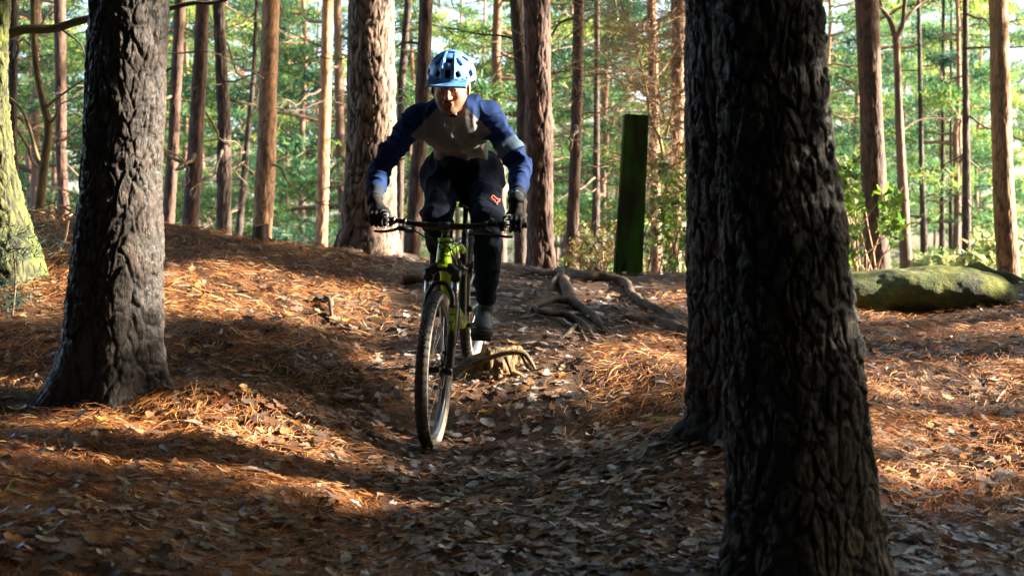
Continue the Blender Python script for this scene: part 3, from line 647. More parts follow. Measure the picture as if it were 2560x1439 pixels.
def seedling():
    b = G(28, 790); root = empty('pine_seedling', b); tag(root, 'small dark bluish conifer seedling in the shade at the foot of the mossy oak', 'seedling'); r = np.random.default_rng(8)
    top = P(32, 610, b[1]); q = spline([b-np.array([0, 0, .05]), (b+top)/2+np.array([.02, 0, 0]), top], 10); me = MB().add(*tube(q, np.linspace(.008, .004, 10), 6)).mesh('stem'); me.materials.append(M['twig']); link('stem', me, root)
    cen = top+r.normal(size=(50, 3))*np.array([.13, .1, .07])+np.array([0, 0, .0]); cen = np.vstack([cen, b+np.array([0, 0, .08])+r.normal(size=(30, 3))*.06])
    V, F, c = tufts(cen, cen-top+np.array([0, 0, .05]), r, 12, .06, .005, np.array([[.03, .09, .075], [.045, .11, .08]]), .5)
    me = mesh('foliage', V, F, False, c); me.materials.append(M['needles']); o = link('foliage', me, root); o['kind'] = 'stuff'
seedling()

# ---------------------------------------------------------------- the wood beyond: whole pines, foliage down low
fr = np.random.default_rng(404)
protos = []
for k in range(5):
    top = fr.uniform(13, 17); me_t, me_c = pine(fr, top, [1.2, 2.2, 1.6, 3.2, 4.2][k], [3.0, 2.6, 3.3, 2.8, 3.0][k], [46, 42, 52, 40, 38][k], 58, 8, .19, .032, .12, 'cone' if k < 3 else 'round')
    protos.append((me_t, me_c))
spots = []
def spot_ok(x, y, m): return all((x-a)**2+(y-b)**2 > m*m for a, b, _, _ in spots)
for (y0, y1, n, m) in ((27, 40, 10, 4), (40, 58, 27, 3.8), (58, 85, 48, 4.2), (85, 125, 60, 5)):
    k = 0
    for _ in range(4000):
        if k >= n: break
        y = fr.uniform(y0, y1); x = fr.uniform(-.47, .47)*y
        if y > 40 and ((x/y > .2 and fr.random() < .45) or (-.32 < x/y < -.27) or (-.02 < x/y < .015 and y > 58)): continue
        if spot_ok(x, y, m): spots.append((x, y, k, y0)); k += 1
WH = {27: ('green-layered pine with low branches just beyond the bare trunks', 'nearer leafy pines beyond the crest'), 40: ('middle-distance pine with layered green branches', 'leafy pines in the middle of the wood'),
      58: ('distant pine with hazy green layers', 'distant leafy pines'), 85: ('far pine closing the view at the back of the wood', 'farthest leafy pines')}
roots = []
for me_t, me_c in protos:
    root = empty('pine_tree', (0, 0, 0)); tag(root, 'x', 'tree'); link('trunk', me_t, root); link('crown', me_c, root); roots.append(root)
first = [True]*5
for i, (x, y, k, y0) in enumerate(spots):
    q = fr.integers(5) if y0 > 30 else [0, 1, 2, 1, 3][i % 5]; lab, grp = WH[y0]; s = fr.uniform(.8, 1.25); z = float(H(x, y)); rz = fr.random()*6.28
    if first[q]:
        r_ = roots[q]; first[q] = False; r_.location = (x, y, z); r_.rotation_euler = (0, 0, rz); r_.scale = (s,)*3; r_['label'] = lab; r_['group'] = grp
        for ch in r_.children: ch.matrix_parent_inverse = Matrix.Identity(4)
    else: copy_tree(roots[q], (x, y, z), rz, s, lab, grp)
# low undergrowth of the far wood, one mass
n = 9000; y = fr.uniform(24, 95, n); x = fr.uniform(-.45, .45, n)*y; z = H(x, y)+fr.random(n)**1.6*1.5*(.6+.4*vn(np.stack([x*.3, y*.3, x*0], -1), 3))
V, F, c = tufts(np.stack([x, y, z], -1), np.tile([0, 0, .4], (n, 1)), fr, 6, .22, .05, np.array([[.10, .16, .05], [.16, .2, .06], [.22, .17, .07], [.07, .13, .05]]))
me = mesh('undergrowth', V, F, False, c); me.materials.append(M['needles']); o = link('undergrowth', me); tag(o, 'low green and tan undergrowth below the far pines', 'undergrowth', None, 'stuff')

# ---------------------------------------------------------------- unseen sunny-side pines shading the track, crowns cut open where sun should land
e1 = np.cross(SD, [0, 0, 1]); e1 /= np.linalg.norm(e1); e2 = np.cross(e1, SD)
lit = []   # (point, radius) to leave sunlit; foliage in their way is dropped
def L_(p, r): lit.append((float(np.dot(p, e1)), float(np.dot(p, e2)), r))
for u, v, r in ((520,710,.34),(640,700,.34),(760,740,.26),(880,800,.20),(460,790,.22),(60,740,.5),(180,720,.3),(560,1060,.18),(660,1090,.18),(760,1140,.16),(450,1040,.13),(330,1075,.12),(540,1150,.12),(690,1180,.14),(800,1235,.11),(250,1150,.08),(950,620,.2),
                (1530,715,.16),(1640,735,.2),(1700,760,.2),(1400,720,.12),(1480,860,.13),(1600,880,.17),(1700,900,.17),(1240,900,.2),(1330,960,.1),(1180,930,.12),
                (2200,960,.22),(2320,980,.26),(2440,1000,.26),(2260,1060,.22),(2400,1120,.18),(2250,1200,.15),(2500,930,.18),(2200,800,.18),(2400,790,.14),(2540,820,.2)): L_(G(u, v), r)
for q, r in ((P(1180,170,6.8), .11), (P(1175,205,6.8), .06), (P(1255,250,6.9), .08), (P(1290,350,6.9), .09), (P(1320,430,6.9), .08), (P(1290,490,6.6), .06),
             (P(945,450,6.8), .07), (P(940,500,6.65), .05), (P(1125,250,6.7), .03), (P(1110,1080,6.6), .05), (P(1195,870,7.7), .07), (P(1120,610,6.6), .04), (P(1250,600,7.0), .03),
             (P(400,250,6.35), .13), (P(400,400,6.35), .12), (P(402,600,6.35), .14), (P(402,760,6.35), .10), (P(405,90,6.35), .07),
             (P(2070,150,4.0), .05), (P(2110,480,4.0), .06), (P(2130,800,4.0), .07), (P(2185,1250,4.0), .05), (P(2090,330,4.0), .05),
             (P(2450,700,10), .18), (P(2250,700,10.3), .12), (P(60,300,8.9), .5), (P(40,520,8.9), .45), (P(90,640,8.9), .3), (P(1180,380,7), .04)): L_(q, r)
for v in range(0, 640, 60): L_(P(985, v, 11.5), .3)
for v in range(0, 680, 60): L_(P(1385, v, 13.2), .14)
for v in range(-100, 560, 60): L_(P(100, v, 13), .5)
lit = np.array(lit)
def keep_world(c, jig, full=False):  # drops foliage that would shadow the chosen sun patches
    a = c @ e1; b = c @ e2; d2 = (a[:, None]-lit[None, :, 0])**2+(b[:, None]-lit[None, :, 1])**2
    fr_ = (-a > 3.55) & (-a < 4.45)
    thin = np.where(fr_, .95, np.where(-a < 5.6, .38, .75)); rk = full | (np.random.default_rng(int(abs(c[0, 0])*1e4) % 99991).random(len(c)) < thin)
    return rk & (d2 > ((lit[None, :, 2]*1.1+.15)*(1+.2*jig[:, None]))**2).all(1)
sr = np.random.default_rng(66)
side_spots = [(10.5, 3.4, 10), (12.2, 6.4, 11), (10.8, 8.9, 10.5), (13.6, 11.2, 11.5), (14.6, 4.6, 12.), (15.8, 8.4, 12.5), (16.9, 12.4, 13), (9.3, 6.1, 9.0), (17.6, 2.4, 12), (9.6, 12.0, 9.5), (18.6, 6.6, 14)]
for i, (x, y, top) in enumerate(side_spots):
    cand = [(sum(max(0, lr_+.16-abs(a-float(np.dot((x, yy, 0), e1))))*lr_ for a, b, lr_ in lit), yy) for yy in np.arange(y-1.3, y+1.35, .1)]
    y = min(cand)[1]; z = float(H(x, y)); off = np.array([x, y, z])
    me_t, me_c = pine(sr, top, .5, 2.7, 130, 60, 8, .2, .045, .085, 'round', keep=lambda c, full=False: keep_world(c+off, sr.normal(size=len(c)), full))
    root = empty('pine_tree', (x, y, z)); tag(root, 'unseen pine placed to shade the track, its crown opened for sun patches', 'tree', 'unseen shade-casting pines on the sunny side')
    for nm, me in (('trunk', me_t), ('crown', me_c)):
        o = bpy.data.objects.new(nm, me); C.objects.link(o); o.parent = root

# ---------------------------------------------------------------- unseen pines added round and behind the viewpoint, blocking sky to darken the shade
cr = np.random.default_rng(99)
cw, cc_ = pine(cr, 16, 7.5, 5.2, 95, 70, 7, .34, .11, .16, 'round')
lw, lc_ = pine(cr, 14, .8, 3.6, 120, 70, 7, .30, .10, .14, 'cone')
shade_pine_spots = [(-6.5,3.5,0),(-8.5,8,0),(-5.2,-2,1),(0.5,-5.5,1),(5.5,-3,1),(-2.8,-8.5,1),(-9.5,-6,1),(8.5,-7.5,1),(-11,2,1),(-12.5,7,1),(-9,16,0),(9.5,-1.5,0),(2.4,-2.6,0),(-14,-2,1),(13,-4,1),(0,-14,1),(-6,-13,1),(7,-13,1),(-16,4,1),(-8.2,20,0),(12,18,0)]
pr_ = {}
for i, (x, y, k) in enumerate(shade_pine_spots):
    a, b = ((cw, cc_), (lw, lc_))[k]; root = empty('pine_tree', (x, y, float(H(x, y)))); root.rotation_euler = (0, 0, cr.random()*6.28); sc = cr.uniform(.9, 1.15); root.scale = (sc,)*3
    tag(root, 'unseen tall pine added around the viewpoint to darken the shade', 'tree', 'unseen pines added around the viewpoint to block skylight')
    for nm, me in (('trunk', a), ('crown', b)):
        o = bpy.data.objects.new(nm, me); C.objects.link(o); o.parent = root
# ---------------------------------------------------------------- signed-distance modelling with surface nets
class Sdf:
    def __init__(s, lo, hi, h):
        s.lo = np.array(lo, float); s.h = h; n = np.ceil((np.array(hi)-s.lo)/h).astype(int)+1; s.n = n
        s.ax = [s.lo[i]+h*np.arange(n[i]) for i in range(3)]; s.f = np.full(n, .5, np.float32)
    def win(s, a, b, m):
        i0 = np.clip(np.floor((np.array(a)-m-s.lo)/s.h).astype(int), 0, s.n-1); i1 = np.clip(np.ceil((np.array(b)+m-s.lo)/s.h).astype(int)+1, 1, s.n)
        sl = tuple(slice(i0[k], max(i1[k], i0[k]+1)) for k in range(3))
        X = np.stack(np.meshgrid(*[s.ax[k][sl[k]] for k in range(3)], indexing='ij'), -1); return sl, X
    def mix(s, sl, d, k, op='add'):
        f = s.f[sl]
        if op == 'add':
            h = np.clip(.5+.5*(f-d)/k, 0, 1); s.f[sl] = f*(1-h)+d*h-k*h*(1-h)
        elif op == 'sub':
            d = -d; h = np.clip(.5-.5*(f-d)/k, 0, 1); s.f[sl] = f*(1-h)+d*h+k*h*(1-h)
        elif op == 'and':
            h = np.clip(.5-.5*(f-d)/k, 0, 1); s.f[sl] = f*(1-h)+d*h+k*h*(1-h)
    def cone(s, a, b, ra, rb, k=.02, op='add', flat=None):
        a = np.array(a, float); b = np.array(b, float); R = max(ra, rb)
        sl, X = s.win(np.minimum(a, b)-R, np.maximum(a, b)+R, k+.03); v = b-a; L = (v@v)+1e-12
        t = np.clip(((X-a)@v)/L, 0, 1); q = X-a-t[..., None]*v
        if flat is not None: ax, fac = flat; ax = np.array(ax, float)/np.linalg.norm(ax); q = q+ (fac-1)*(q@ax)[..., None]*ax
        s.mix(sl, np.linalg.norm(q, axis=-1)-(ra+(rb-ra)*t), k, op); return s
    def chain(s, pts, rad, k=.02, **kw):
        for i in range(len(pts)-1): s.cone(pts[i], pts[i+1], rad[i], rad[i+1], k, **kw)
        return s
    def ell(s, c, r, R=None, k=.02, op='add'):
        "R rows are the local axes"
        c = np.array(c, float); r = np.array(r, float); m = r.max(); sl, X = s.win(c-m, c+m, k+.03); q = X-c
        if R is not None: q = q@np.asarray(R).T
        k0 = np.linalg.norm(q/r, axis=-1); k1 = np.linalg.norm(q/(r*r), axis=-1)+1e-9; s.mix(sl, k0*(k0-1)/k1, k, op); return s
    def rbox(s, c, h, R=None, rr=.01, k=.01, op='add'):
        c = np.array(c, float); h = np.array(h, float)-rr; m = np.linalg.norm(h)+rr; sl, X = s.win(c-m, c+m, k+.02); q = X-c
        if R is not None: q = q@np.asarray(R).T
        q = np.abs(q)-h; d = np.linalg.norm(np.maximum(q, 0), axis=-1)+np.minimum(q.max(-1), 0)-rr; s.mix(sl, d, k, op); return s
    def disp(s, fn):
        m = np.abs(s.f) < .05; idx = np.nonzero(m); X = np.stack([s.ax[k][idx[k]] for k in range(3)], -1); s.f[idx] += fn(X).astype(np.float32); return s
    def surface(s):
        f = s.f; n = s.n; neg = f < 0
        c = [neg[a:n[0]-1+a, b:n[1]-1+b, d:n[2]-1+d] for a in (0, 1) for b in (0, 1) for d in (0, 1)]
        sm = sum(x.astype(np.int8) for x in c); act = (sm > 0) & (sm < 8); I = np.argwhere(act); idm = -np.ones(act.shape, np.int64); idm[act] = np.arange(len(I))
        off = np.array([[a, b, d] for a in (0, 1) for b in (0, 1) for d in (0, 1)]); val = np.stack([f[I[:, 0]+o[0], I[:, 1]+o[1], I[:, 2]+o[2]] for o in off], 1)
        acc = np.zeros((len(I), 3)); cnt = np.zeros(len(I))
        for i in range(8):
            for b in (1, 2, 4):
                if i & b: continue
                j = i | b; va, vb = val[:, i], val[:, j]; m = (va < 0) != (vb < 0); t = np.where(m, va/(va-vb+1e-12), 0)
                acc += np.where(m[:, None], off[i]+(off[j]-off[i])*t[:, None], 0); cnt += m
        V = s.lo+s.h*(I+acc/cnt[:, None]); Q = []
        for ax in range(3):
            b, d = [(1, 2), (2, 0), (0, 1)][ax]; m0 = np.moveaxis(neg, ax, 0); ch = m0[1:] != m0[:-1]; ch = np.moveaxis(ch, 0, ax)
            E = np.argwhere(ch); ok = (E[:, b] > 0) & (E[:, d] > 0) & (E[:, b] < n[b]-1) & (E[:, d] < n[d]-1); E = E[ok]
            if not len(E): continue
            inside = neg[E[:, 0], E[:, 1], E[:, 2]]; q = []
            for (db, dd) in ((-1, -1), (0, -1), (0, 0), (-1, 0)):
                e = E.copy(); e[:, b] += db; e[:, d] += dd; q.append(idm[e[:, 0], e[:, 1], e[:, 2]])
            q = np.stack(q, 1); q[~inside] = q[~inside][:, ::-1]; Q.append(q)
        return V, np.concatenate(Q)

# ---------------------------------------------------------------- boulder, post, stump, roots, sticks
M['mossrock'] = mat('mossrock', (.07, .095, .025), .9, noise=[(2.2, (.035, .045, .025), .42, .6, 8, 1), (4, (.17, .19, .035), .47, .60, 8, 1), (9, (.14, .10, .07), .56, .7, 6, 1)], bump=[(9, .9, .05, 1), (60, 1., .015, 1)])
def boulder():
    d = 10.4; k = d/FPX; s = Sdf((2.0, 9.7, .35), (4.1, 11.6, 1.3), .017)
    c = lambda u, v, dy=0: P(u, v, d)+np.array([0, dy, 0])
    s.ell(c(2150, 740), (.50, .42, .190), k=.08).ell(c(2290, 735), (.46, .44, .19), k=.12).ell(c(2395, 734), (.38, .44, .19), k=.12).ell(c(2462, 748), (.20, .34, .145), k=.10)
    s.cone(c(2440, 700, .1), c(2530, 790, -.05), .06, .03, .08).cone(c(2360, 710, -.32), c(2420, 760, -.38), .04, .02, .06, op='sub').cone(c(2420, 762, -.40), c(2500, 778, -.34), .03, .02, .05, op='sub')
    s.cone(c(2230, 782, -.42), c(2300, 786, -.42), .05, .03, .05, op='sub')
    s.disp(lambda X: .018*fbm(X*3.2, 3, 3)+.006*fbm(X*14, 3, 9))
    V, F = s.surface(); o = link('boulder', mesh('boulder', V, F), None, M['mossrock']); tag(o, 'long low mossy green boulder on the crest beyond the largest trunk', 'boulder')
    s = Sdf((3.2, 10.8, .4), (5.0, 12.2, 1.2), .02); a = P(2440, 690, 11.4); b = P(2590, 735, 11.3); s.cone(a, b, .10, .07, .05).disp(lambda X: .03*fbm(X*4, 3, 13))
    V, F = s.surface(); o = link('mossy_log', mesh('mossy_log', V, F), None, M['mossrock']); tag(o, 'smaller mossy log sloping down behind the rounded end of the boulder', 'log')
boulder()
M['postwood'] = mat('postwood', (.028, .034, .014), .9, spec=.1, noise=[(3, (.045, .11, .016), .40, .6, 6, .5), (14, (.018, .016, .012), .5, .68, 8, .12), (22, (.07, .11, .05), .62, .74, 5, .6)], bump=[(60, .5, .01, .08), (14, .3, .01, .3)])
def post():
    d = 12.0; q = np.array([P(1536, 690, d), P(1606, 690, d), P(1623, 288, d), P(1563, 285, d)]); n = 26; m = 7
    V = []; F = []
    for i in range(n+1):
        t = -.12+1.12*i/n; L = q[0]*(1-t)+q[3]*t; R = q[1]*(1-t)+q[2]*t
        w = R-L; dep = np.array([-.1, 1, 0])*.09; cs = []
        for e in range(4):
            P0 = [L, R, R+dep, L+dep][e]; P1 = [R, R+dep, L+dep, L][e]
            for j in range(m): cs.append(P0+(P1-P0)*((j+.04)/m))
        cs = np.array(cs); cen = (L+R+dep)/2; nz = fbm(cs*np.array([30, 30, 3]), 3, 4)[:, None]*.009; cs = cen+(cs-cen)*(1+nz*4)
        for e in range(4): cs[e*m] = cen+(cs[e*m]-cen)*.97
        V.append(cs)
    K = 4*m; V = np.concatenate(V); i, j = np.meshgrid(np.arange(n), np.arange(K), indexing='ij'); j2 = (j+1) % K
    F = np.stack([i*K+j, i*K+j2, (i+1)*K+j2, (i+1)*K+j], -1).reshape(-1, 4); k = len(V); cen = V[-K:].mean(0)+np.array([0, 0, .004]); V = np.vstack([V, cen])
    top = np.stack([n*K+np.arange(K), n*K+(np.arange(K)+1) % K, np.full(K, k)], -1)
    me = mesh('wooden_post', V, [F, top], False); o = link('wooden_post', me, None, M['postwood']); tag(o, 'tall flat dark green mossy wooden post leaning slightly on the crest', 'post')
post()
M['endgrain'] = mat('endgrain', (.22, .15, .09), .8, noise=(30, (.1, .07, .045), .4, .6, 5, 1))
def stump():
    me, foot, ring = trunk_mesh([(566,630,670),(600,629,672),(620,624,678)], 10.6, top=P(650, 562, 10.6)[2], nth=60, dz=.012, relief=.008, plate=(22, 6), flare=.15, seed=5, cols=BROWN)
    # keep the girth up to the cut
    V = np.array([v.co[:] for v in me.vertices]); top = P(650, 563, 10.6)[2]; root = empty('tree_stump', foot); tag(root, 'small cut tree stump on the crest below the pale sunlit pine', 'stump')
    r = 20/FPX*10.6; n = 28; zz = np.linspace(foot[2]-.12, top, 16); th = np.arange(n)/n*6.283; T, Z = np.meshgrid(th, zz)
    R = r*(1+.25*np.exp(-(Z-foot[2])/.03)*(Z > foot[2])*.6)+.006*fbm(np.stack([np.cos(T)*5, np.sin(T)*5, Z*5], -1), 3, 2)
    V = np.stack([foot[0]+R*np.cos(T), foot[1]+R*np.sin(T), Z+(.01*np.cos(T*2+1)*(Z > top-.02))], -1).reshape(-1, 3); i, j = np.meshgrid(np.arange(15), np.arange(n), indexing='ij'); j2 = (j+1) % n
    F = np.stack([i*n+j, i*n+j2, (i+1)*n+j2, (i+1)*n+j], -1).reshape(-1, 4); c = np.array([.13, .085, .06])*(1+.5*fbm(V*np.array([40, 40, 12]), 3, 6)[:, None])
    me = mesh('trunk', V, F, True, np.clip(c, .01, 1)); me.materials.append(M['bark_far']); link('trunk', me, root)
    k = V[-n:]; Vt = np.vstack([k, k.mean(0)+[0, 0, .006]]); Ft = np.stack([np.arange(n), (np.arange(n)+1) % n, np.full(n, n)], -1); me = mesh('cut_face', Vt, Ft); me.materials.append(M['endgrain']); link('cut_face', me, root)
stump()
def root_thing(label, strands, name='tree_root', r=np.random.default_rng(17), m='root'):
    """strands of (u, v, width_px, lift_m) lying on the ground"""
    mb = MB(); f = None
    for st in strands:
        pts = []
        for (u, v, w, l) in st:
            g = G(u, v); pts.append([g[0], g[1], g[2]+l*.7-.004, w*1.25/2/FPX*g[1]])
        for e_ in (0, -1): pts[e_][2] -= .012
        if f is None: f = pts[0]
        s = spline(pts, 10*len(pts)); s[:, 3] = np.maximum(s[:, 3], .003); s[:, 2] += .01*fbm(np.stack([s[:, 0]*7, s[:, 1]*7, s[:, 0]*0], -1), 2, 7)
        V, F = tube(s[:, :3], s[:, 3], 9, wob=.13, rs=r); V += .35*np.repeat(s[:, 3], 9).mean()*fbm(V*30, 2, 5)[:, None]*.25; mb.add(V, F)
    o = link(name, mb.mesh(name), None, M[m]); tag(o, label, 'root'); return o
root_thing('long exposed root curving down from the post towards the merged trunks', [[(1395,676,16,.02),(1450,692,20,.02),(1510,700,20,.03),(1562,712,20,.04),(1580,745,18,.04),(1625,775,18,.03),(1680,800,18,.02),(1712,838,14,0)],[(1562,712,12,.03),(1580,735,10,.01),(1610,738,6,0)]])
root_thing('thick dark root ending against the merged trunks, lowest of the long roots', [[(1545,800,12,.0),(1580,805,20,.02),(1640,815,26,.03),(1700,835,30,.03),(1760,862,30,.02)]])
root_thing('arched root loop with two parallel strands in the middle of the slope', [[(1312,795,10,.0),(1330,772,14,.03),(1380,764,16,.05),(1430,768,18,.06),(1470,790,16,.04),(1500,815,14,.02),(1530,842,8,0)],
    [(1335,772,9,.03),(1350,790,12,.04),(1410,797,14,.05),(1450,815,14,.04),(1480,840,12,.01),(1500,856,6,0)],[(1385,845,6,.0),(1420,838,9,.02),(1442,828,10,.05),(1460,848,8,.02),(1470,858,5,0)]])
root_thing('broken upright root stub behind the arched root loop', [[(1402,700,16,.10),(1412,725,22,.08),(1425,752,26,.04),(1438,772,20,0)],[(1404,702,12,.10),(1385,712,12,.05),(1372,728,10,0)],[(1300,690,14,.0),(1340,690,16,.02),(1385,698,16,.05),(1404,702,14,.09)]])
root_thing('dark root ridge on the bank beside the front wheel of the bike', [[(955,722,10,.0),(990,712,18,.02),(1040,706,20,.03),(1090,712,14,0)],[(1000,712,9,.01),(985,732,8,0)]])
root_thing('thin forked root sticking out of the sunlit bank', [[(790,742,7,.01),(820,760,9,.05),(828,790,8,.04),(832,815,6,0)],[(820,760,6,.05),(850,748,5,.03),(880,765,4,0)]])
root_thing('thin root lying across the crest at the foot of the thick pine', [[(700,626,6,.0),(850,632,10,.02),(960,636,9,.02),(1040,640,14,.02),(1060,640,8,0)]])
# root mound in front of the rear wheel
M['moundsoil'] = mat('moundsoil', (.30, .18, .08), .8, noise=[(18, (.07, .045, .02), .42, .6, 6, .4), (7, (.13, .15, .03), .58, .7, 6, 1)], bump=[(70, .9, .02, .25), (20, .6, .03, .3)])
M['paleroot'] = mat('paleroot', (.17, .115, .06), .8, noise=[(14, (.06, .045, .02), .45, .65, 5, 1)], bump=[(60, .7, .008, 1)])
def mound():
    g = G(1230, 970); d = g[1]+.12; c = lambda u, v, dy=0: P(u, v, d)+np.array([0, dy, 0]); lo = c(1110, 1010, -.3); hi = c(1370, 850, .6); s = Sdf(lo, hi, .008)
    s.chain([c(1150, 955, .12), c(1190, 925, .08), c(1240, 905, .06), c(1290, 895, .1)], [.055, .065, .07, .06], .05); s.chain([c(1160, 975), c(1220, 960), c(1290, 950)], [.05, .06, .05], .05)
    s.cone(c(1220, 930, .25), c(1290, 925, .3), .09, .08, .06); s.ell(c(1262, 925, -.09), (.028, .06, .05), k=.02, op='sub').ell(c(1300, 912, -.07), (.035, .06, .03), k=.02, op='sub')
    s.disp(lambda X: .012*fbm(X*14, 3, 3)+.008*fbm(X*np.array([45, 45, 12]), 2, 6)); V, F = s.surface()
    root = empty('root_mound', g); tag(root, 'sunlit earth mound with roots growing over it in front of the rear wheel', 'mound'); me = mesh('earth', V, F); me.materials.append(M['moundsoil']); link('earth', me, root)
    for st in ([(1135,940,10),(1165,918,14),(1210,898,15),(1260,882,15),(1305,880,16),(1325,900,12),(1338,922,8)],[(1262,890,8),(1272,915,7),(1285,950,6),(1292,968,4)],[(1165,930,8),(1158,955,7),(1172,980,5)],[(1302,884,8),(1318,915,7),(1332,925,4)]):
        a = np.array(st, float); s_ = spline(np.c_[[c(u, v, -.035) for u, v, _ in a], a[:, 2]/2.3/FPX*d], 30); V, F = tube(s_[:, :3], s_[:, 3], 8, wob=.12); me = mesh('root', V, F); me.materials.append(M['paleroot']); link('root', me, root)
mound()
def stick(label, pts, m, name='stick', extra=()):
    mb = MB()
    for pp in (pts, *extra):
        q = []
        for (u, v, w, l) in pp: g = G(u, v); q.append([g[0], g[1], g[2]+l, w/2/FPX*g[1]])
        s = spline(q, 8*len(q)); mb.add(*tube(s[:, :3], s[:, 3], 7, wob=.1))
    o = link(name, mb.mesh(name), None, M[m]); tag(o, label, 'stick')
stick('pale broken stick lying on the track below the front wheel', [(948,1392,9,.012),(985,1378,13,.015),(1015,1362,14,.018),(1058,1352,9,.012)], 'pale_twig')
stick('thin dark curved twig lying beside the front tyre', [(960,1076,5,.01),(1000,1072,6,.015),(1040,1056,6,.02)], 'twig')
stick('short dark stick near the bottom beside the largest trunk', [(1640,1392,12,.01),(1690,1388,16,.015),(1735,1392,10,.01)], 'root')
stick('long thin twig on the sunlit ground beside the largest trunk', [(2380,1195,5,.01),(2430,1220,7,.02),(2500,1236,6,.02),(2530,1225,4,.01)], 'twig')
stick('curved dark twig at the corner of the photo beyond the largest trunk', [(2385,1380,7,.01),(2410,1410,9,.01),(2450,1425,9,.01),(2480,1445,7,.01)], 'twig')
stick('slender pale twig arching over leaves beside the merged trunks', [(1512,965,3,.0),(1530,945,4,.04),(1560,938,4,.05),(1590,950,3,.02)], 'pale_twig', extra=([(1450,905,3,.01),(1480,925,4,.03),(1510,930,4,.02)],))
stick('pale dead stick by the track on the sunlit slope beyond the largest trunk', [(2490,1010,6,.01),(2505,998,7,.03),(2518,990,5,.05)], 'pale_twig')
def upright_twig():
    g = G(140, 640); root = None; d = g[1]; mb = MB()
    for pp in ([(134,650,4),(148,628,5),(160,608,5),(176,608,4)],[(160,608,5),(166,585,6),(171,552,6)],[(134,650,4),(120,664,3)]):
        q = spline([[*P(u, v, d), w/2/FPX*d] for u, v, w in pp], 18); mb.add(*tube(q[:, :3], q[:, 3], 7))
    o = link('twig', mb.mesh('twig'), None, M['pale_twig']); tag(o, 'pale upright twig standing in leaves between the mossy oak and the big dark pine', 'twig')
upright_twig()
def tuft(u, v, label, cols, h, n, name='grass_tuft'):
    g = G(u, v); r = np.random.default_rng(u); V, F, c = tufts(np.tile(g, (n, 1)), np.tile([0, 0, 1.2], (n, 1)), r, 1, h, .004, np.array(cols), .55); o = link(name, mesh(name, V, F, False, c), None, M['needles']); tag(o, label, 'grass')
tuft(312, 1255, 'small blue-green grass tuft among the needles below the big dark pine', [[.18, .34, .24], [.14, .3, .2]], .06, 26)
tuft(22, 1262, 'sparse green grass blades at the very edge below the big dark pine', [[.15, .28, .1]], .08, 6)
tuft(498, 1005, 'single dry orange stalk standing beside the big dark pine', [[.5, .2, .06]], .1, 3, 'dry_stalk')
# ---------------------------------------------------------------- the mountain bike (local frame: x forward, y to the rider's left, z up, origin under the rear hub)
M['lime'] = mat('lime', (.42, .72, .015), .28, spec=.5, coat=.4)
M['black'] = mat('black', (.012, .013, .016), .35, spec=.5, nrough=(20, .28, .5))
M['matt_black'] = mat('matt_black', (.014, .014, .016), .7)
M['rubber'] = mat('rubber', (.022, .022, .024), .75, noise=[(14, (.06, .045, .035), .5, .7, 5, 1)])
M['sidewall'] = mat('sidewall', (.42, .36, .28), .55, noise=[(20, (.25, .2, .15), .45, .7, 4, 1)])
M['rim'] = mat('rim', (.045, .055, .075), .3, metal=.2)
M['steel'] = mat('steel', (.55, .55, .56), .25, metal=1.)
M['darksteel'] = mat('darksteel', (.12, .12, .13), .35, metal=1.)
M['whitepaint'] = mat('whitepaint', (.7, .7, .7), .5)
M['greypaint'] = mat('greypaint', (.22, .24, .26), .5)
M['reflred'] = mat('reflred', (.5, .03, .03), .4)
Fc, Rc = P(1088, 1096, 6.6), P(1185, 886, 7.75)
Fc[2] = H(Fc[0], Fc[1])+.004; Rc[2] = H(Rc[0], Rc[1])+.004
bx = (Fc-Rc)/np.linalg.norm(Fc-Rc); by = np.cross([0, 0, 1], bx); by /= np.linalg.norm(by); bz = np.cross(bx, by)
LEAN = math.radians(2.6); bz, by = bz*math.cos(LEAN)+by*math.sin(LEAN), by*math.cos(LEAN)-bz*math.sin(LEAN)
BM = Matrix(((bx[0], by[0], bz[0], Rc[0]), (bx[1], by[1], bz[1], Rc[1]), (bx[2], by[2], bz[2], Rc[2]), (0, 0, 0, 1)))
WB = float(np.linalg.norm(Fc-Rc)); WR = .37
def B(x, y, z): return Rc+bx*x+by*y+bz*z
bike = empty('bicycle'); bike.matrix_world = BM; bike.matrix_basis = BM
tag(bike, 'lime green and black mountain bike ridden down the slope by the cyclist', 'bicycle')
def part(name, mb, m, parent=None, smooth=True):
    me = mb.mesh(name, smooth) if isinstance(mb, MB) else mb; o = bpy.data.objects.new(name, me); C.objects.link(o); me.materials.append(M[m] if isinstance(m, str) else m); o.parent = parent or bike; return o
HTA = math.radians(66); ua = np.array([-math.cos(HTA), 0, math.sin(HTA)]); wa = np.array([math.sin(HTA), 0, math.cos(HTA)])
fh = np.array([WB, 0, WR]); rh = np.array([0, 0, WR]); bb = np.array([.434, 0, .34]); ax0 = fh-.044*wa
A2C = .468; crown_p = ax0+A2C*ua; ht0 = crown_p+.008*ua; ht1 = ht0+.138*ua; bar_c = ht1+.052*ua+.042*wa
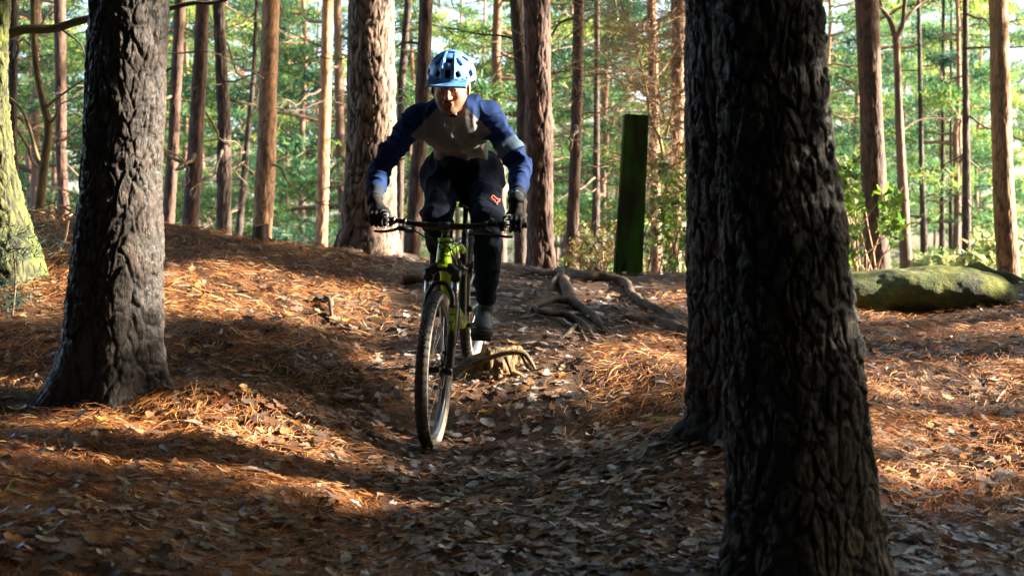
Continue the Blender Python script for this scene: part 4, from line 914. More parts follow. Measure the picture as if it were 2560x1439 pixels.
def wheel(hub, rear=False):
    w = empty('wheel'); w.parent = bike; w.location = hub
    mb = MB(); th = np.arange(96)/96*2*math.pi
    def ring(prof, name, m, closed=True):
        pr = np.array(prof); k = len(pr); R = pr[:, 0]; y = pr[:, 1]
        V = np.stack([np.cos(th)[:, None]*R, np.ones((96, 1))*y, np.sin(th)[:, None]*R], -1).reshape(-1, 3)
        i, j = np.meshgrid(np.arange(96), np.arange(k if closed else k-1), indexing='ij'); F = np.stack([i*k+j, i*k+(j+1) % k, (i+1) % 96*k+(j+1) % k, (i+1) % 96*k+j], -1).reshape(-1, 4)
        return part(name, mesh(name, V, F), m, w)
    a = np.linspace(math.radians(-62), math.radians(62), 12); tread = [(.338+.027*math.cos(t)*1.0, .0295*math.sin(t)) for t in a]
    ring(tread+[(.347, .0235), (.347, -.0235)], 'tyre', 'rubber')
    for s in (-1, 1): ring([(.352, s*.0262), (.343, s*.0285), (.333, s*.0275), (.322, s*.0215), (.316, s*.0165), (.316, s*.012), (.345, s*.018)], 'sidewall', 'sidewall')
    ring([(.319, -.0155), (.319, .0155), (.312, .0158), (.300, .0115), (.2945, .005), (.2945, -.005), (.300, -.0115), (.312, -.0158)], 'rim', 'rim')
    kb = MB(); bv, bf = box((0, 0, 0), (1, 1, 1)); rk = np.random.default_rng(4)
    for i in range(120):
        t0 = i/120*2*math.pi
        for (yy, lean_, hw, hl) in (((-.006, 0, .0045, .006), (.006, 0, .0045, .006)) if i % 2 else ((-.016, .5, .004, .005), (.016, -.5, .004, .005), (-.0245, .9, .004, .0065), (.0245, -.9, .004, .0065))):
            r_ = .338+.027*math.cos(math.asin(min(.99, abs(yy)/.0295)))+.0012; V = bv*np.array([hl, hw, .0014]); ca, sa = math.cos(t0), math.sin(t0)
            n = np.array([ca*math.cos(lean_), -math.sin(lean_), sa*math.cos(lean_)]); n = n/np.linalg.norm(n); tg = np.array([-sa, 0, ca]); c_ = np.cross(n, tg)
            kb.add(V[:, :1]*tg+V[:, 1:2]*c_+V[:, 2:]*n+np.array([ca*r_, yy, sa*r_]), bf)
    part('tread', kb, 'rubber', w, False)
    hb = MB(); hb.add(*tube([(0, -.055, 0), (0, -.03, 0), (0, .03, 0), (0, .055, 0)], [.012, .014, .014, .012], 14)); hb.add(*tube([(0, -.032, 0), (0, -.026, 0)], .029, 18)); hb.add(*tube([(0, .026, 0), (0, .032, 0)], .029, 18)); part('hub', hb, 'black', w)
    for i in range(28):
        s = 1 if i % 2 else -1; t = i/28*2*math.pi; t2 = t+(.9 if (i//2) % 2 else -.9)
        p0 = np.array([math.cos(t2)*.027, s*.029, math.sin(t2)*.027]); p1 = np.array([math.cos(t)*.297, s*.003, math.sin(t)*.297])
        part('spoke', MB().add(*tube([p0, p1], .0012, 4, caps=False)), 'steel', w)
    # disc rotor on the rider's left
    V = []; n = 48
    for i in range(n):
        t = i/n*6.2832; ro = .090+.0015*math.sin(t*12)
        for r_ in (ro, .077+.001*math.sin(t*12+1)):
            for yy in (.0335, .0352): V.append([math.cos(t)*r_, yy, math.sin(t)*r_])
    F = []
    for i in range(n):
        a_, b_ = i*4, (i+1) % n*4; F += [[a_, b_, b_+1, a_+1], [a_+2, a_+3, b_+3, b_+2], [a_, a_+2, b_+2, b_], [a_+1, b_+1, b_+3, a_+3]]
    rb = MB().add(V, F)
    for i in range(6): t = i/6*6.283; rb.add(*tube([(math.cos(t)*.02, .0343, math.sin(t)*.02), (math.cos(t+.5)*.079, .0343, math.sin(t+.5)*.079)], [.004, .003], 6, flat=.5))
    part('brake_disc', rb, 'darksteel', w)
    return w
wheel(fh); wheel(rh, True)
# fork
fo = part('fork', MB(), 'black') if False else None
mb = MB(); off = .064
for s in (-1, 1):
    top = crown_p+np.array([0, s*off, 0])-.02*ua+.018*wa; low = fh+np.array([0, s*(off-.001), 0])
    axl = ax0+np.array([0, s*off, 0])
    mb.add(*tube([axl+.31*ua+.014*wa, axl+.30*ua+.014*wa, axl+.15*ua+.018*wa, axl+.03*ua+.028*wa, low-.018*ua], [.0225, .0235, .0225, .021, .015], 16))
    mb.add(*tube([low+np.array([0, -s*.022, 0]), low+np.array([0, s*.012, 0])], .014, 12))
    # crown shoulder
cs = [crown_p+np.array([0, y, 0])+dz*ua+.010*wa for y, dz in ((-off, -.022), (-.045, .0), (-.02, .014), (.02, .014), (.045, .0), (off, -.022))]
mb.add(*tube(spline(cs, 20), np.interp(np.linspace(0, 1, 20), [0, .2, .5, .8, 1], [.024, .024, .022, .024, .024]), 14))
for s in (-1, 1): mb.add(*tube([crown_p+np.array([0, s*off, 0])+.0*ua+.012*wa, crown_p+np.array([0, s*off, 0])-.05*ua+.014*wa], .0245, 16))
# arch over the tyre
ar = [ax0+np.array([0, y, 0])+z*ua+.045*wa for y, z in ((-off, .29), (-.058, .345), (-.03, .394), (0, .402), (.03, .394), (.058, .345), (off, .29))]
mb.add(*tube(spline(ar, 24), .0115, 10, flat=1.5))
fork = part('fork', mb, 'black')
mb = None
for s in (-1, 1): a_ = ax0+np.array([0, s*off, 0])+.014*wa; part('stanchion', MB().add(*tube([a_+.30*ua, a_+.44*ua], .0172, 14)), 'steel', fork)
part('seal_ring', MB().add(*tube([ax0+np.array([0, off, 0])+.355*ua+.014*wa, ax0+np.array([0, off, 0])+.359*ua+.014*wa], .0185, 14)), 'reflred', fork)
# decals on the left fork leg: lime blocks, flat print a hair proud of the leg
def wrap_panel(org, du, dn, rad, l0, l1, a0, a1, name, m, parent, n=6, y0=None):
    "patch on a cylinder about org along du; angle measured from dn"
    dn = dn/np.linalg.norm(dn); dt = np.cross(du, dn); t = np.linspace(a0, a1, n); V = []; F = []
    for l in (l0, l1):
        for a in t: V.append(org+du*l+(dn*math.cos(a)+dt*math.sin(a))*rad)
    for i in range(n-1): F.append([i, i+1, n+i+1, n+i])
    return part(name, mesh(name, V, F), m, parent)
lo = ax0+np.array([0, off, 0])+.0155*wa
for (l0, l1, a0, a1) in ((.262, .292, -.7, .5), (.228, .256, -.7, .5), (.150, .224, -.25, .5), (.120, .150, -.7, .5), (.150, .215, -.7, -.42)):
    wrap_panel(lo, ua, wa, .0239, l0, l1, a0, a1, 'decal', 'lime', fork)
lo2 = ax0+np.array([0, -off, 0])+.0155*wa
for (l0, l1, a0, a1) in ((.262, .292, -.5, .7), (.228, .256, -.5, .7), (.150, .224, -.5, .25), (.120, .150, -.5, .7)): wrap_panel(lo2, ua, wa, .0239, l0, l1, a0, a1, 'decal', 'lime', fork)
# brake calliper, front, left
part('brake_caliper', MB().add(*box(fh+np.array([-.075, .047, .055]), (.03, .012, .016), np.array([[.8, 0, .6], [0, 1, 0], [-.6, 0, .8]]))).add(*box(fh+np.array([-.055, .052, .03]), (.016, .008, .022))), 'black', fork, False)
part('axle_cap', MB().add(*tube([fh+np.array([0, off+.008, 0]), fh+np.array([0, off+.016, 0])], [.011, .009], 12)), 'steel', fork)
# frame: swept tubes
def seg(mb, pts, rad, sg=16, flat=1., n=14):
    a = spline(np.c_[pts, np.array(rad)[:, None]], n); mb.add(*tube(a[:, :3], a[:, 3], sg, flat=flat)); return mb
fm = MB(); fm.add(*tube([ht0, ht0+.03*ua, ht0+.1*ua, ht1], [.0385, .0375, .033, .032], 24)); fm.add(*tube([ht1-.012*ua, ht1+.001*ua], .0345, 24)); fm.add(*tube([ht0-.001*ua, ht0+.012*ua], .040, 24))
seg(fm, [ht0+.045*ua-.01*wa, ht0+.02*ua-.09*wa, (ht0+bb)/2+np.array([.05, 0, -.02]), bb+np.array([.05, 0, .04]), bb], [.034, .036, .037, .034, .030], flat=.9)
seg(fm, [ht1-.035*ua, ht1-.055*ua-.08*wa, np.array([.55, 0, .78]), np.array([.40, 0, .72])], [.028, .025, .021, .019])
frame = part('frame', fm, 'lime')
fb = MB(); seat_c = np.array([.335, 0, .60])
seg(fb, [bb, bb+np.array([-.03, 0, .14]), np.array([.365, 0, .66]), np.array([.345, 0, .74])], [.030, .022, .020, .020])
seg(fb, [np.array([.40, 0, .72]), np.array([.365, 0, .68])], [.0195, .018], n=3)
for s in (-1, 1):
    seg(fb, [np.array([.0, s*.072, .37]), np.array([.14, s*.066, .375]), np.array([.32, s*.045, .40]), np.array([.40, s*.035, .41])], [.012, .013, .014, .015])
    seg(fb, [np.array([.0, s*.072, .375]), np.array([.16, s*.062, .50]), np.array([.33, s*.048, .635]), np.array([.39, s*.044, .60])], [.010, .011, .013, .015])
    fb.add(*box(np.array([0, s*.072, .37]), (.018, .006, .018)))
seg(fb, [np.array([.31, -.05, .62]), np.array([.31, .05, .62])], [.012, .012], n=3)
sw = part('rear_frame', fb, 'black')
part('shock', MB().add(*tube([np.array([.39, 0, .60]), np.array([.45, 0, .645])], .021, 14)).add(*tube([np.array([.45, 0, .645]), np.array([.52, 0, .70])], .010, 12)).add(*tube([(.425, -.03, .63), (.43, .03, .63)], .010, 10)), 'darksteel')
for y_ in (.047, -.047): part('shock_link', MB().add(*box((.37, y_, .615), (.05, .004, .014), np.array([[.9, 0, -.43], [0, 1, 0], [.43, 0, .9]]))), 'darksteel')
# lettering on the head tube
def text_mesh(body, size, depth=0.0008, shear=0., bold=0.):
    c = bpy.data.curves.new('lettering', 'FONT'); c.body = body; c.size = size; c.align_x = 'CENTER'; c.align_y = 'CENTER'; c.extrude = depth; c.shear = shear; c.offset = bold; c.resolution_u = 3
    o = bpy.data.objects.new('lettering', c); C.objects.link(o); bpy.context.view_layer.update()
    me = bpy.data.meshes.new_from_object(o.evaluated_get(bpy.context.evaluated_depsgraph_get())); bpy.data.objects.remove(o); bpy.data.curves.remove(c); return me
def place_text(me, fn, name, m, parent):
    co = np.zeros(len(me.vertices)*3); me.vertices.foreach_get('co', co); co = co.reshape(-1, 3); me.vertices.foreach_set('co', fn(co).ravel()); me.update(); me.materials.clear(); return part(name, me, m, parent)
def on_tube(org, du, dn, rad, l0, a0):
    dn = dn/np.linalg.norm(dn); dt = np.cross(du, dn)
    def f(c): a = a0+(-c[:, 1])/rad; r_ = rad+c[:, 2]; return org+du*(l0+c[:, :1])+(dn*np.cos(a)[:, None]+dt*np.sin(a)[:, None])*r_[:, None]
    return f
place_text(text_mesh('BmC', .048, .0006, 0, .0006), on_tube(ht0, ua, wa, .0382, .062, -.12), 'lettering', 'matt_black', frame)
place_text(text_mesh('RIDE', .012, .0003), on_tube(lo, ua, wa, .0241, .20, -.65), 'lettering', 'lime', fork) if False else None
# cockpit
part('spacer', MB().add(*tube([ht1+.002*ua, ht1+.022*ua], .019, 18)), 'black')
part('headset_ring', MB().add(*tube([ht1+.022*ua, ht1+.026*ua], .0195, 18)), 'steel')
stm = MB().add(*tube([ht1+.024*ua, ht1+.072*ua], .020, 16)); stm.add(*tube([ht1+.05*ua, bar_c], [.018, .019], 12)); stm.add(*tube([bar_c-np.array([0, .026, 0]), bar_c+np.array([0, .026, 0])], .0225, 16))
part('stem', stm, 'black')
HW = .378
bar_pts = [bar_c+np.array([x, y, z]) for y, x, z in ((-HW, -.045, .012), (-.22, -.022, .012), (-.10, -.004, .003), (0, 0, 0), (.10, -.004, .003), (.22, -.022, .012), (HW, -.045, .012))]
a_ = spline(bar_pts, 40); part('handlebar', MB().add(*tube(a_, np.interp(np.abs(a_[:, 1]), [0, .05, .16, .4], [.0172, .0168, .012, .011]), 14)), 'black')
def bar_at(y): return np.array([np.interp(y, a_[:, 1], a_[:, k]) for k in range(3)])
for s in (-1, 1):
    g = MB(); ys = np.linspace(s*.245, s*(HW+.002), 30); g.add(*tube([bar_at(y) if abs(y) < HW else bar_at(y)+np.array([0, y-s*HW, 0]) for y in ys], .0150+.0012*(np.arange(30) % 2), 14)); part('grip', g, 'matt_black')
    part('grip_collar', MB().add(*tube([bar_at(s*.238), bar_at(s*.246)], .0185, 14)), 'darksteel')
    # brake lever: clamp, body, blade reaching out under the fingers
    lb = MB(); c0 = bar_at(s*.190); lb.add(*tube([c0-np.array([0, .007, 0]), c0+np.array([0, .007, 0])], .0185, 14))
    d0 = c0+np.array([.030, 0, -.016]); lb.add(*tube([c0+np.array([.012, 0, -.008]), d0+np.array([.004, 0, -.004])], .010, 10)); lb.add(*tube([d0+np.array([.004, -s*.050, -.012]), d0+np.array([.006, 0, -.006]), d0+np.array([.012, s*.030, -.006])], [.0085, .014, .010], 12))
    part('brake_body', lb, 'black')
    bl = [d0+np.array([.012, s*.028, -.008]), d0+np.array([.026, s*.055, -.014]), d0+np.array([.030, s*.10, -.020]), d0+np.array([.026, s*.135, -.020])]
    part('brake_lever', MB().add(*tube(spline(bl, 12), np.linspace(.0062, .0048, 12), 8, flat=1.3)), 'black')
part('shifter', MB().add(*box(bar_at(-.165)+np.array([.0, 0, -.030]), (.020, .022, .014))).add(*tube([bar_at(-.165)+np.array([-.01, 0, -.035]), bar_at(-.165)+np.array([-.03, -.02, -.055])], [.007, .005], 8)), 'black', None, False)
part('dropper_lever', MB().add(*tube([bar_at(.165)+np.array([.0, 0, -.014]), bar_at(.165)+np.array([-.005, .02, -.028])], .008, 8)).add(*tube([bar_at(.17)+np.array([-.01, .02, -.02]), bar_at(.17)+np.array([-.012, .05, .03])], [.006, .008], 8, flat=1.5)), 'black')
def cable(pts, r=.0024):
    s = spline(pts, 36); part('cable', MB().add(*tube(s, r, 6)), 'matt_black')
lb_ = bar_at(-.19)+np.array([.034, .05, -.03]); rb_ = bar_at(.19)+np.array([.034, -.05, -.03])
cable([lb_, lb_+np.array([.02, .05, -.022]), bar_c+np.array([.05, -.06, -.062]), bar_c+np.array([.055, .0, -.062]), bar_c+np.array([.05, .06, -.075]), ht1+np.array([.02, .05, -.12]), crown_p+np.array([-.01, .04, -.02])])
cable([rb_, rb_+np.array([.02, -.05, -.020]), bar_c+np.array([.055, .05, -.055]), bar_c+np.array([.055, -.02, -.062]), bar_c+np.array([.035, -.045, -.075]), ht1+np.array([-.06, -.03, -.08])])
cable([bar_at(-.165)+np.array([.02, .02, -.03]), bar_c+np.array([.05, -.07, -.05]), bar_c+np.array([.06, .0, -.068]), bar_c+np.array([.05, .045, -.10]), ht1+np.array([.0, .045, -.085]), ht1+np.array([-.10, .028, -.11])])
cable([bar_at(.165)+np.array([.0, -.01, -.02]), bar_c+np.array([.05, .10, -.05]), bar_c+np.array([.06, .04, -.095]), ht0+np.array([.055, -.01, .05]), ht0+np.array([.03, -.035, .02])], .002)
cable([fh+np.array([-.06, .05, .07]), fh+np.array([-.06, .088, .12]), crown_p+np.array([.05, .085, -.16]), crown_p+np.array([.045, .07, -.05]), crown_p+np.array([.02, .045, .06]), bar_c+np.array([.05, .03, -.08])], .0026)
# saddle and post
sp = np.array([.345, 0, .73]); st_ = np.array([.295, 0, .925]); part('seatpost', MB().add(*tube([sp-np.array([-.01, 0, .04]), sp, sp+(st_-sp)*.35], .0172, 14)).add(*tube([sp+(st_-sp)*.3, st_], .0135, 14)).add(*tube([sp, sp+(st_-sp)*.08], .021, 14)), 'black')
s_ = Sdf((.12, -.09, .90), (.46, .09, 1.0), .005); s_.chain([(.43, 0, .957), (.33, 0, .955), (.25, 0, .960), (.19, 0, .968)], [.018, .024, .045, .060], .02, flat=((0, 0, 1), 2.2)); V, F = s_.surface(); part('saddle', mesh('saddle', V, F), 'black')
part('saddle_rail', MB().add(*tube([(.38, .012, .94), (.33, .022, .928), (.24, .022, .928), (.19, .03, .945)], .0035, 6)).add(*tube([(.38, -.012, .94), (.33, -.022, .928), (.24, -.022, .928), (.19, -.03, .945)], .0035, 6)).add(*box((.29, 0, .928), (.022, .026, .008))), 'steel')
# drivetrain
ck = MB(); CR = .17
for s in (-1, 1):
    e = bb+np.array([s*CR, s*.082, 0]); ck.add(*tube([bb+np.array([0, s*.05, 0]), bb+np.array([s*.02, s*.066, 0]), e], [.017, .014, .011], 10, flat=.8))
ck.add(*tube([bb+np.array([0, -.05, 0]), bb+np.array([0, .05, 0])], .018, 14)); part('crank', ck, 'black')
for s in (-1, 1):
    e = bb+np.array([s*CR, s*.135, 0]); pm = MB().add(*box(e, (.052, .048, .008))).add(*tube([bb+np.array([s*CR, s*.08, 0]), e], .008, 8))
    for dx in (-.045, .045):
        for dy in (-.04, 0, .04): pm.add(*tube([e+np.array([dx, dy, .006]), e+np.array([dx, dy, .0125])], .0022, 5))
    part('pedal', pm, 'matt_black', None, False)
V = []; n = 64
for i in range(n):
    t = i/n*6.283; r_ = .062+(.004 if i % 2 else 0)
    for rr_ in (r_, .045):
        for yy in (-.050, -.047): V.append([bb[0]+math.cos(t)*rr_, yy, bb[2]+math.sin(t)*rr_])
F = []
for i in range(n): a0_, b0_ = i*4, (i+1) % n*4; F += [[a0_, b0_, b0_+1, a0_+1], [a0_+2, a0_+3, b0_+3, b0_+2], [a0_, a0_+2, b0_+2, b0_], [a0_+1, b0_+1, b0_+3, a0_+3]]
part('chainring', MB().add(V, F).add(*tube([bb+np.array([0, -.05, 0]), bb+np.array([.045, -.0485, 0])], .006, 6)).add(*tube([bb+np.array([0, -.05, 0]), bb+np.array([-.025, -.0485, .04])], .006, 6)).add(*tube([bb+np.array([0, -.05, 0]), bb+np.array([-.025, -.0485, -.04])], .006, 6)), 'darksteel', None, False)
cs_ = MB()
for k, r_ in enumerate((.075, .066, .057, .048, .039, .030, .022)): cs_.add(*tube([rh+np.array([0, -.034-.0042*k, 0]), rh+np.array([0, -.036-.0042*k, 0])], r_, 24))
part('cassette', cs_, 'darksteel')
dm = rh+np.array([.01, -.060, -.11]); part('derailleur', MB().add(*tube([rh+np.array([.0, -.062, -.02]), rh+np.array([-.03, -.070, -.06]), dm], [.012, .014, .008], 8)).add(*tube([dm, dm+np.array([.02, .004, -.07])], .009, 8)).add(*tube([dm+np.array([0, -.004, 0]), dm+np.array([0, .006, 0])], .019, 12)).add(*tube([dm+np.array([.02, -.002, -.07]), dm+np.array([.02, .008, -.07])], .021, 12)), 'black')
ch = [bb+np.array([0, -.0485, .064]), rh+np.array([.0, -.05, .05])]; ch2 = [bb+np.array([0, -.0485, -.064]), dm+np.array([.03, .003, -.085])]
part('chain', MB().add(*tube(ch, .0038, 6)).add(*tube(ch2, .0038, 6)).add(*tube([dm+np.array([.015, .003, 0]), rh+np.array([-.03, -.05, .03])], .0038, 6)), 'darksteel')
# ---------------------------------------------------------------- the rider, standing on level pedals, bent low over the bar
fw = np.array([bx[0], bx[1], 0]); fw /= np.linalg.norm(fw); lf = np.cross([0, 0, 1], fw); upv = np.array([0, 0, 1.])
handL, handR = B(*(bar_at(.318))), B(*(bar_at(-.318)))        # rider's own left is the +x side
pedL, pedR = B(*(bb+np.array([CR, .135, .011]))), B(*(bb+np.array([-CR, -.135, .011])))
PEL = P(1157, 428, 7.42); BEL = P(1150, 352, 7.22); CHE = P(1140, 306, 7.02); NCK = P(1133, 262, 6.93)
HIPL, HIPR = PEL+lf*.10-upv*.02, PEL-lf*.10-upv*.02
SHL, SHR = P(1227, 292, 6.97), P(1037, 299, 6.99)
ELL, ELR = P(1303, 420, 6.93), P(949, 425, 6.96)
WRL, WRR = P(1290, 500, 6.62), P(936, 500, 6.72)
KNL, KNR = P(1217, 548, 6.96), P(1092, 552, 7.02)
ANL, ANR = pedL-fw*.065+upv*.115+lf*.005, pedR-fw*.055+upv*.115
HED = P(1127, 216, 6.80)                                        # between the ears
# head frame: looking where the bike goes, chin down a little, slight tilt
yaw = math.radians(1.5); f0 = fw*math.cos(yaw)+lf*math.sin(yaw); pitch = math.radians(19)
hf = f0*math.cos(pitch)-upv*math.sin(pitch); roll = math.radians(-3); hl = lf-fw*0; hl = np.cross(upv, hf); hl /= np.linalg.norm(hl); hu = np.cross(hf, hl)
hl, hu = hl*math.cos(roll)+hu*math.sin(roll), hu*math.cos(roll)-hl*math.sin(roll)
HR = np.stack([hf, hl, hu])
def hd(f, l, u): return HED+hf*f+hl*l+hu*u
person = empty('person', (float((pedL[0]+pedR[0])/2), float((pedL[1]+pedR[1])/2), float(min(pedL[2], pedR[2]))))
tag(person, 'cyclist in a blue helmet, navy and grey jersey and black trousers crouched over the handlebar', 'person')
M['skin'] = mat('skin', rough=.5, spec=.4, tint=True, bump=[(300, .15, .001, 1)])
M['jersey'] = mat('jersey', rough=.8, spec=.12, tint=True, bump=[(22, .35, .012, 1), (500, .2, .0008, 1)])
M['trousers'] = mat('trousers', (.003, .007, .018), .85, spec=.1, bump=[(16, .6, .02, 1), (400, .2, .0008, 1)])
M['helmet'] = mat('helmet', (.13, .34, .80), .35, spec=.5, coat=.3)
M['helmet_dark'] = mat('helmet_dark', (.003, .003, .004), .8, spec=.1)
M['navyprint'] = mat('navyprint', (.01, .02, .06), .5)
M['glove'] = mat('glove', (.006, .006, .008), .75, spec=.25, bump=[(120, .4, .003, 1)])
M['glovegrey'] = mat('glovegrey', (.14, .15, .16), .6)
M['shoe'] = mat('shoe', (.026, .036, .048), .6, noise=[(18, (.055, .055, .052), .5, .7, 4, 1)], bump=[(80, .4, .003, 1)])
M['sole'] = mat('sole', (.014, .014, .015), .8)
M['sock'] = mat('sock', (.05, .07, .11), .8)
M['orange'] = mat('orange', (.75, .10, .03), .5)
M['eyewhite'] = mat('eyewhite', (.55, .52, .5), .2); M['iris'] = mat('iris', (.03, .02, .015), .15)
M['watch'] = mat('watch', (.01, .03, .09), .12)
M['hair'] = mat('hair', (.08, .045, .025), .8)
def head_sdf(s, k=.012):
    s.ell(hd(-.012, 0, .030), (.097, .080, .088), HR, .02); s.ell(hd(.030, 0, -.032), (.060, .064, .082), HR, .03)
    for q in (-1, 1):
        s.cone(hd(.0, q*.055, -.040), hd(.062, q*.022, -.100), .026, .020, .03); s.ell(hd(.058, q*.036, -.022), (.026, .024, .022), HR, .02)
    s.ell(hd(.072, 0, -.102), (.023, .026, .018), HR, .02)
    s.cone(hd(.089, -.036, .022), hd(.089, .036, .022), .011, .011, .02); s.cone(hd(.080, -.045, .045), hd(.080, .045, .045), .016, .016, .02)
    for q in (-1, 1): s.ell(hd(.098, q*.031, .002), (.013, .018, .012), HR, .012, op='sub')
    s.chain([hd(.090, 0, .012), hd(.102, 0, -.012), hd(.113, 0, -.032)], [.0085, .010, .0135], .010)
    for q in (-1, 1): s.ell(hd(.099, q*.013, -.036), (.011, .009, .009), HR, .008)
    s.cone(hd(.088, -.016, -.064), hd(.088, .016, -.064), .0075, .0075, .007); s.cone(hd(.087, -.013, -.074), hd(.087, .013, -.074), .0075, .0075, .007); s.ell(hd(.097, 0, -.069), (.012, .022, .0022), HR, .004, op='sub')
    for q in (-1, 1):
        s.ell(hd(-.006, q*.086, -.008), (.019, .010, .033), HR, .008); s.ell(hd(.000, q*.094, -.006), (.010, .006, .018), HR, .006, op='sub')
def body_sdf(s, infl=0.0, arms=True, legs=True, trunk=True, head=True, bare=0.):
    if trunk:
        s.chain([PEL, BEL, CHE, NCK+fw*.0-upv*.03], [.12-bare, .12-bare, .125-bare, .07-bare], .08, flat=(upv*.85-fw*.55, 1.45))
        s.cone(SHL-lf*.06, SHR+lf*.06, .070-bare, .070-bare, .05)
    if head: s.cone(NCK-upv*.02, hd(-.03, 0, -.055), .064, .056, .05); head_sdf(s)
    if arms:
        for SH, EL, WR in ((SHL, ELL, WRL), (SHR, ELR, WRR)):
            s.cone(SH, EL, .058-bare, .046-bare, .03); s.cone(EL, EL+(WR-EL)*.35, .050-bare, .049-bare, .02); s.cone(EL+(WR-EL)*.35, WR, .049-bare, .031-bare*.4, .02)
    if legs:
        for q, HI, KN, AN in ((1, HIPL, KNL, ANL), (-1, HIPR, KNR, ANR)):
            s.cone(HI, KN, .092-bare, .066-bare, .05); s.cone(KN, KN+(AN-KN)*.35-fw*.02, .064-bare, .060-bare, .03); s.cone(KN+(AN-KN)*.35-fw*.02, AN, .060-bare, .040-bare*.5, .03)
lo_ = np.minimum.reduce([PEL-.25, pedR, WRR, SHR])-.12; hi_ = np.maximum.reduce([HED+.18, SHL+.15, WRL+.1, PEL+.25])+.05
s = Sdf(lo_, hi_, .0055); body_sdf(s, bare=.016)
# hands inside the gloves
V, F = s.surface(); V = V[:]; F = F[:]
hq = (V-HED)@HR.T                                              # head-local coordinates
skin = np.tile([[.40, .19, .13]], (len(V), 1)); ruddy = np.array([.55, .20, .14]); beard = np.array([.20, .115, .065])
isface = (hq[:, 2] > -.16) & (hq[:, 0] > -.02) & (np.linalg.norm(V-HED, axis=1) < .2)
def blend(m, c, a):
    global skin
    skin = skin*(1-(m*a)[:, None])+np.array(c)*(m*a)[:, None]
g3 = lambda f, l, u, sf, sl_, su: np.exp(-((hq[:, 0]-f)/sf)**2-((np.abs(hq[:, 1])-l)/sl_)**2-((hq[:, 2]-u)/su)**2)*isface
blend(g3(.10, .0, -.03, .03, .018, .018), ruddy, .5); blend(g3(.07, .038, -.025, .04, .022, .02), ruddy, .45)
nzb = .75+.35*vn(V*260, 3)
blend((sstep(-.045, -.066, hq[:, 2])*isface*(1-.0)*nzb).clip(0, 1), beard*.6, .95)
blend((g3(.095, .0, -.053, .03, .032, .0085)*1.3*nzb).clip(0, 1), beard*.6, 1.)
blend(g3(.095, .0, -.069, .03, .018, .0075), (.46, .16, .13), .95)
blend((g3(.09, .032, .0235, .03, .019, .0055)*1.3).clip(0, 1), (.12, .065, .035), .85)
blend(g3(.09, .031, .002, .03, .022, .012), (.30, .13, .10), .45)  # darkens the eye sockets, brow shade put into the skin colour
blend((sstep(.035, .05, hq[:, 2])*isface), (.10, .06, .035), .0)
hairm = ((hq[:, 0] < -.012) & (hq[:, 2] > -.045) & (np.linalg.norm(V-HED, axis=1) < .14) & (np.abs(hq[:, 1]) < .078)); skin[hairm] = (.09, .05, .03)
wr = np.minimum(np.linalg.norm(V-WRL, axis=1), np.linalg.norm(V-WRR, axis=1)); 
body = link('body', mesh('body', V, F, True, skin), person, M['skin'])
pm_ = lambda name, mb, m, parent=None: (lambda o: (setattr(o, 'parent', parent), o)[1] if parent else o)(link(name, mb.mesh(name) if isinstance(mb, MB) else mb, person, M[m] if isinstance(m, str) else m))
def sub(name, mb, m, parent):
    me = mb.mesh(name) if isinstance(mb, MB) else mb
    if len(me.materials): me.materials.clear()
    o = bpy.data.objects.new(name, me); C.objects.link(o); me.materials.append(M[m]); o.parent = parent; return o
for q in (-1, 1):
    th = np.linspace(0, math.pi, 9); ph = np.arange(12)/12*6.283; c = hd(.0795, q*.031, .002)
    V = np.array([c+.0125*(hf*math.cos(t)+(hl*math.cos(p)+hu*math.sin(p))*math.sin(t)) for t in th for p in ph]); i, j = np.meshgrid(np.arange(8), np.arange(12), indexing='ij'); j2 = (j+1) % 12
    F = np.stack([i*12+j, i*12+j2, (i+1)*12+j2, (i+1)*12+j], -1).reshape(-1, 4); e = sub('eye', mesh('eye', V, F), 'eyewhite', body)
    ic = c+(hf-.12*hu+.02*hl)/1.01*.0112; V, F = tube([ic, ic+hf*.0022], [.0058, .0040], 12); sub('iris', mesh('iris', V, F), 'iris', e) if False else sub('iris', mesh('iris', V, F), 'iris', body)
    V, F = tube([hd(.0915, q*.019, .0075), hd(.0945, q*.031, .0095), hd(.0875, q*.044, .0065)], [.002, .0032, .002], 8); sub('eyelid', mesh('eyelid', V, F, True, np.tile([[.40, .19, .14]], (len(V), 1))), 'skin', body)

# jersey
def fold(V, ax, o, amp, fr):
    t = (V-o)@ax; return amp*np.sin(t*fr+3.5*vn(V*7, 5))
s = Sdf(np.minimum.reduce([WRR, SHR, BEL-.3])-.1, np.maximum.reduce([SHL+.12, NCK+.12, WRL+.08, PEL+.25]), .0048)
s.chain([PEL+fw*.03+upv*.02, BEL-upv*.015, CHE-upv*.005, NCK-upv*.035], [.140, .124, .138, .082], .08, flat=(upv*.85-fw*.55, 1.5)); s.cone(SHL-lf*.04, SHR+lf*.04, .074, .074, .07); s.ell(NCK-fw*.13-upv*.005+lf*.01, (.13, .14, .085), np.stack([fw, lf, upv]), .06)
s.ell(CHE-upv*.05+fw*.02, (.14, .160, .092), np.stack([fw, lf, upv]), .08)
for SH, EL, WR in ((SHL, ELL, WRL), (SHR, ELR, WRR)):
    e = WR+(EL-WR)*.10; s.cone(SH, SH+(EL-SH)*.7, .068, .060, .04); s.cone(SH+(EL-SH)*.7, EL, .060, .051, .02); s.cone(EL, EL+(WR-EL)*.4, .050, .049, .02); s.cone(EL+(WR-EL)*.4, e, .049, .0375, .02)
def rid(X, s): return (1-np.abs(vn(X, s)))**3
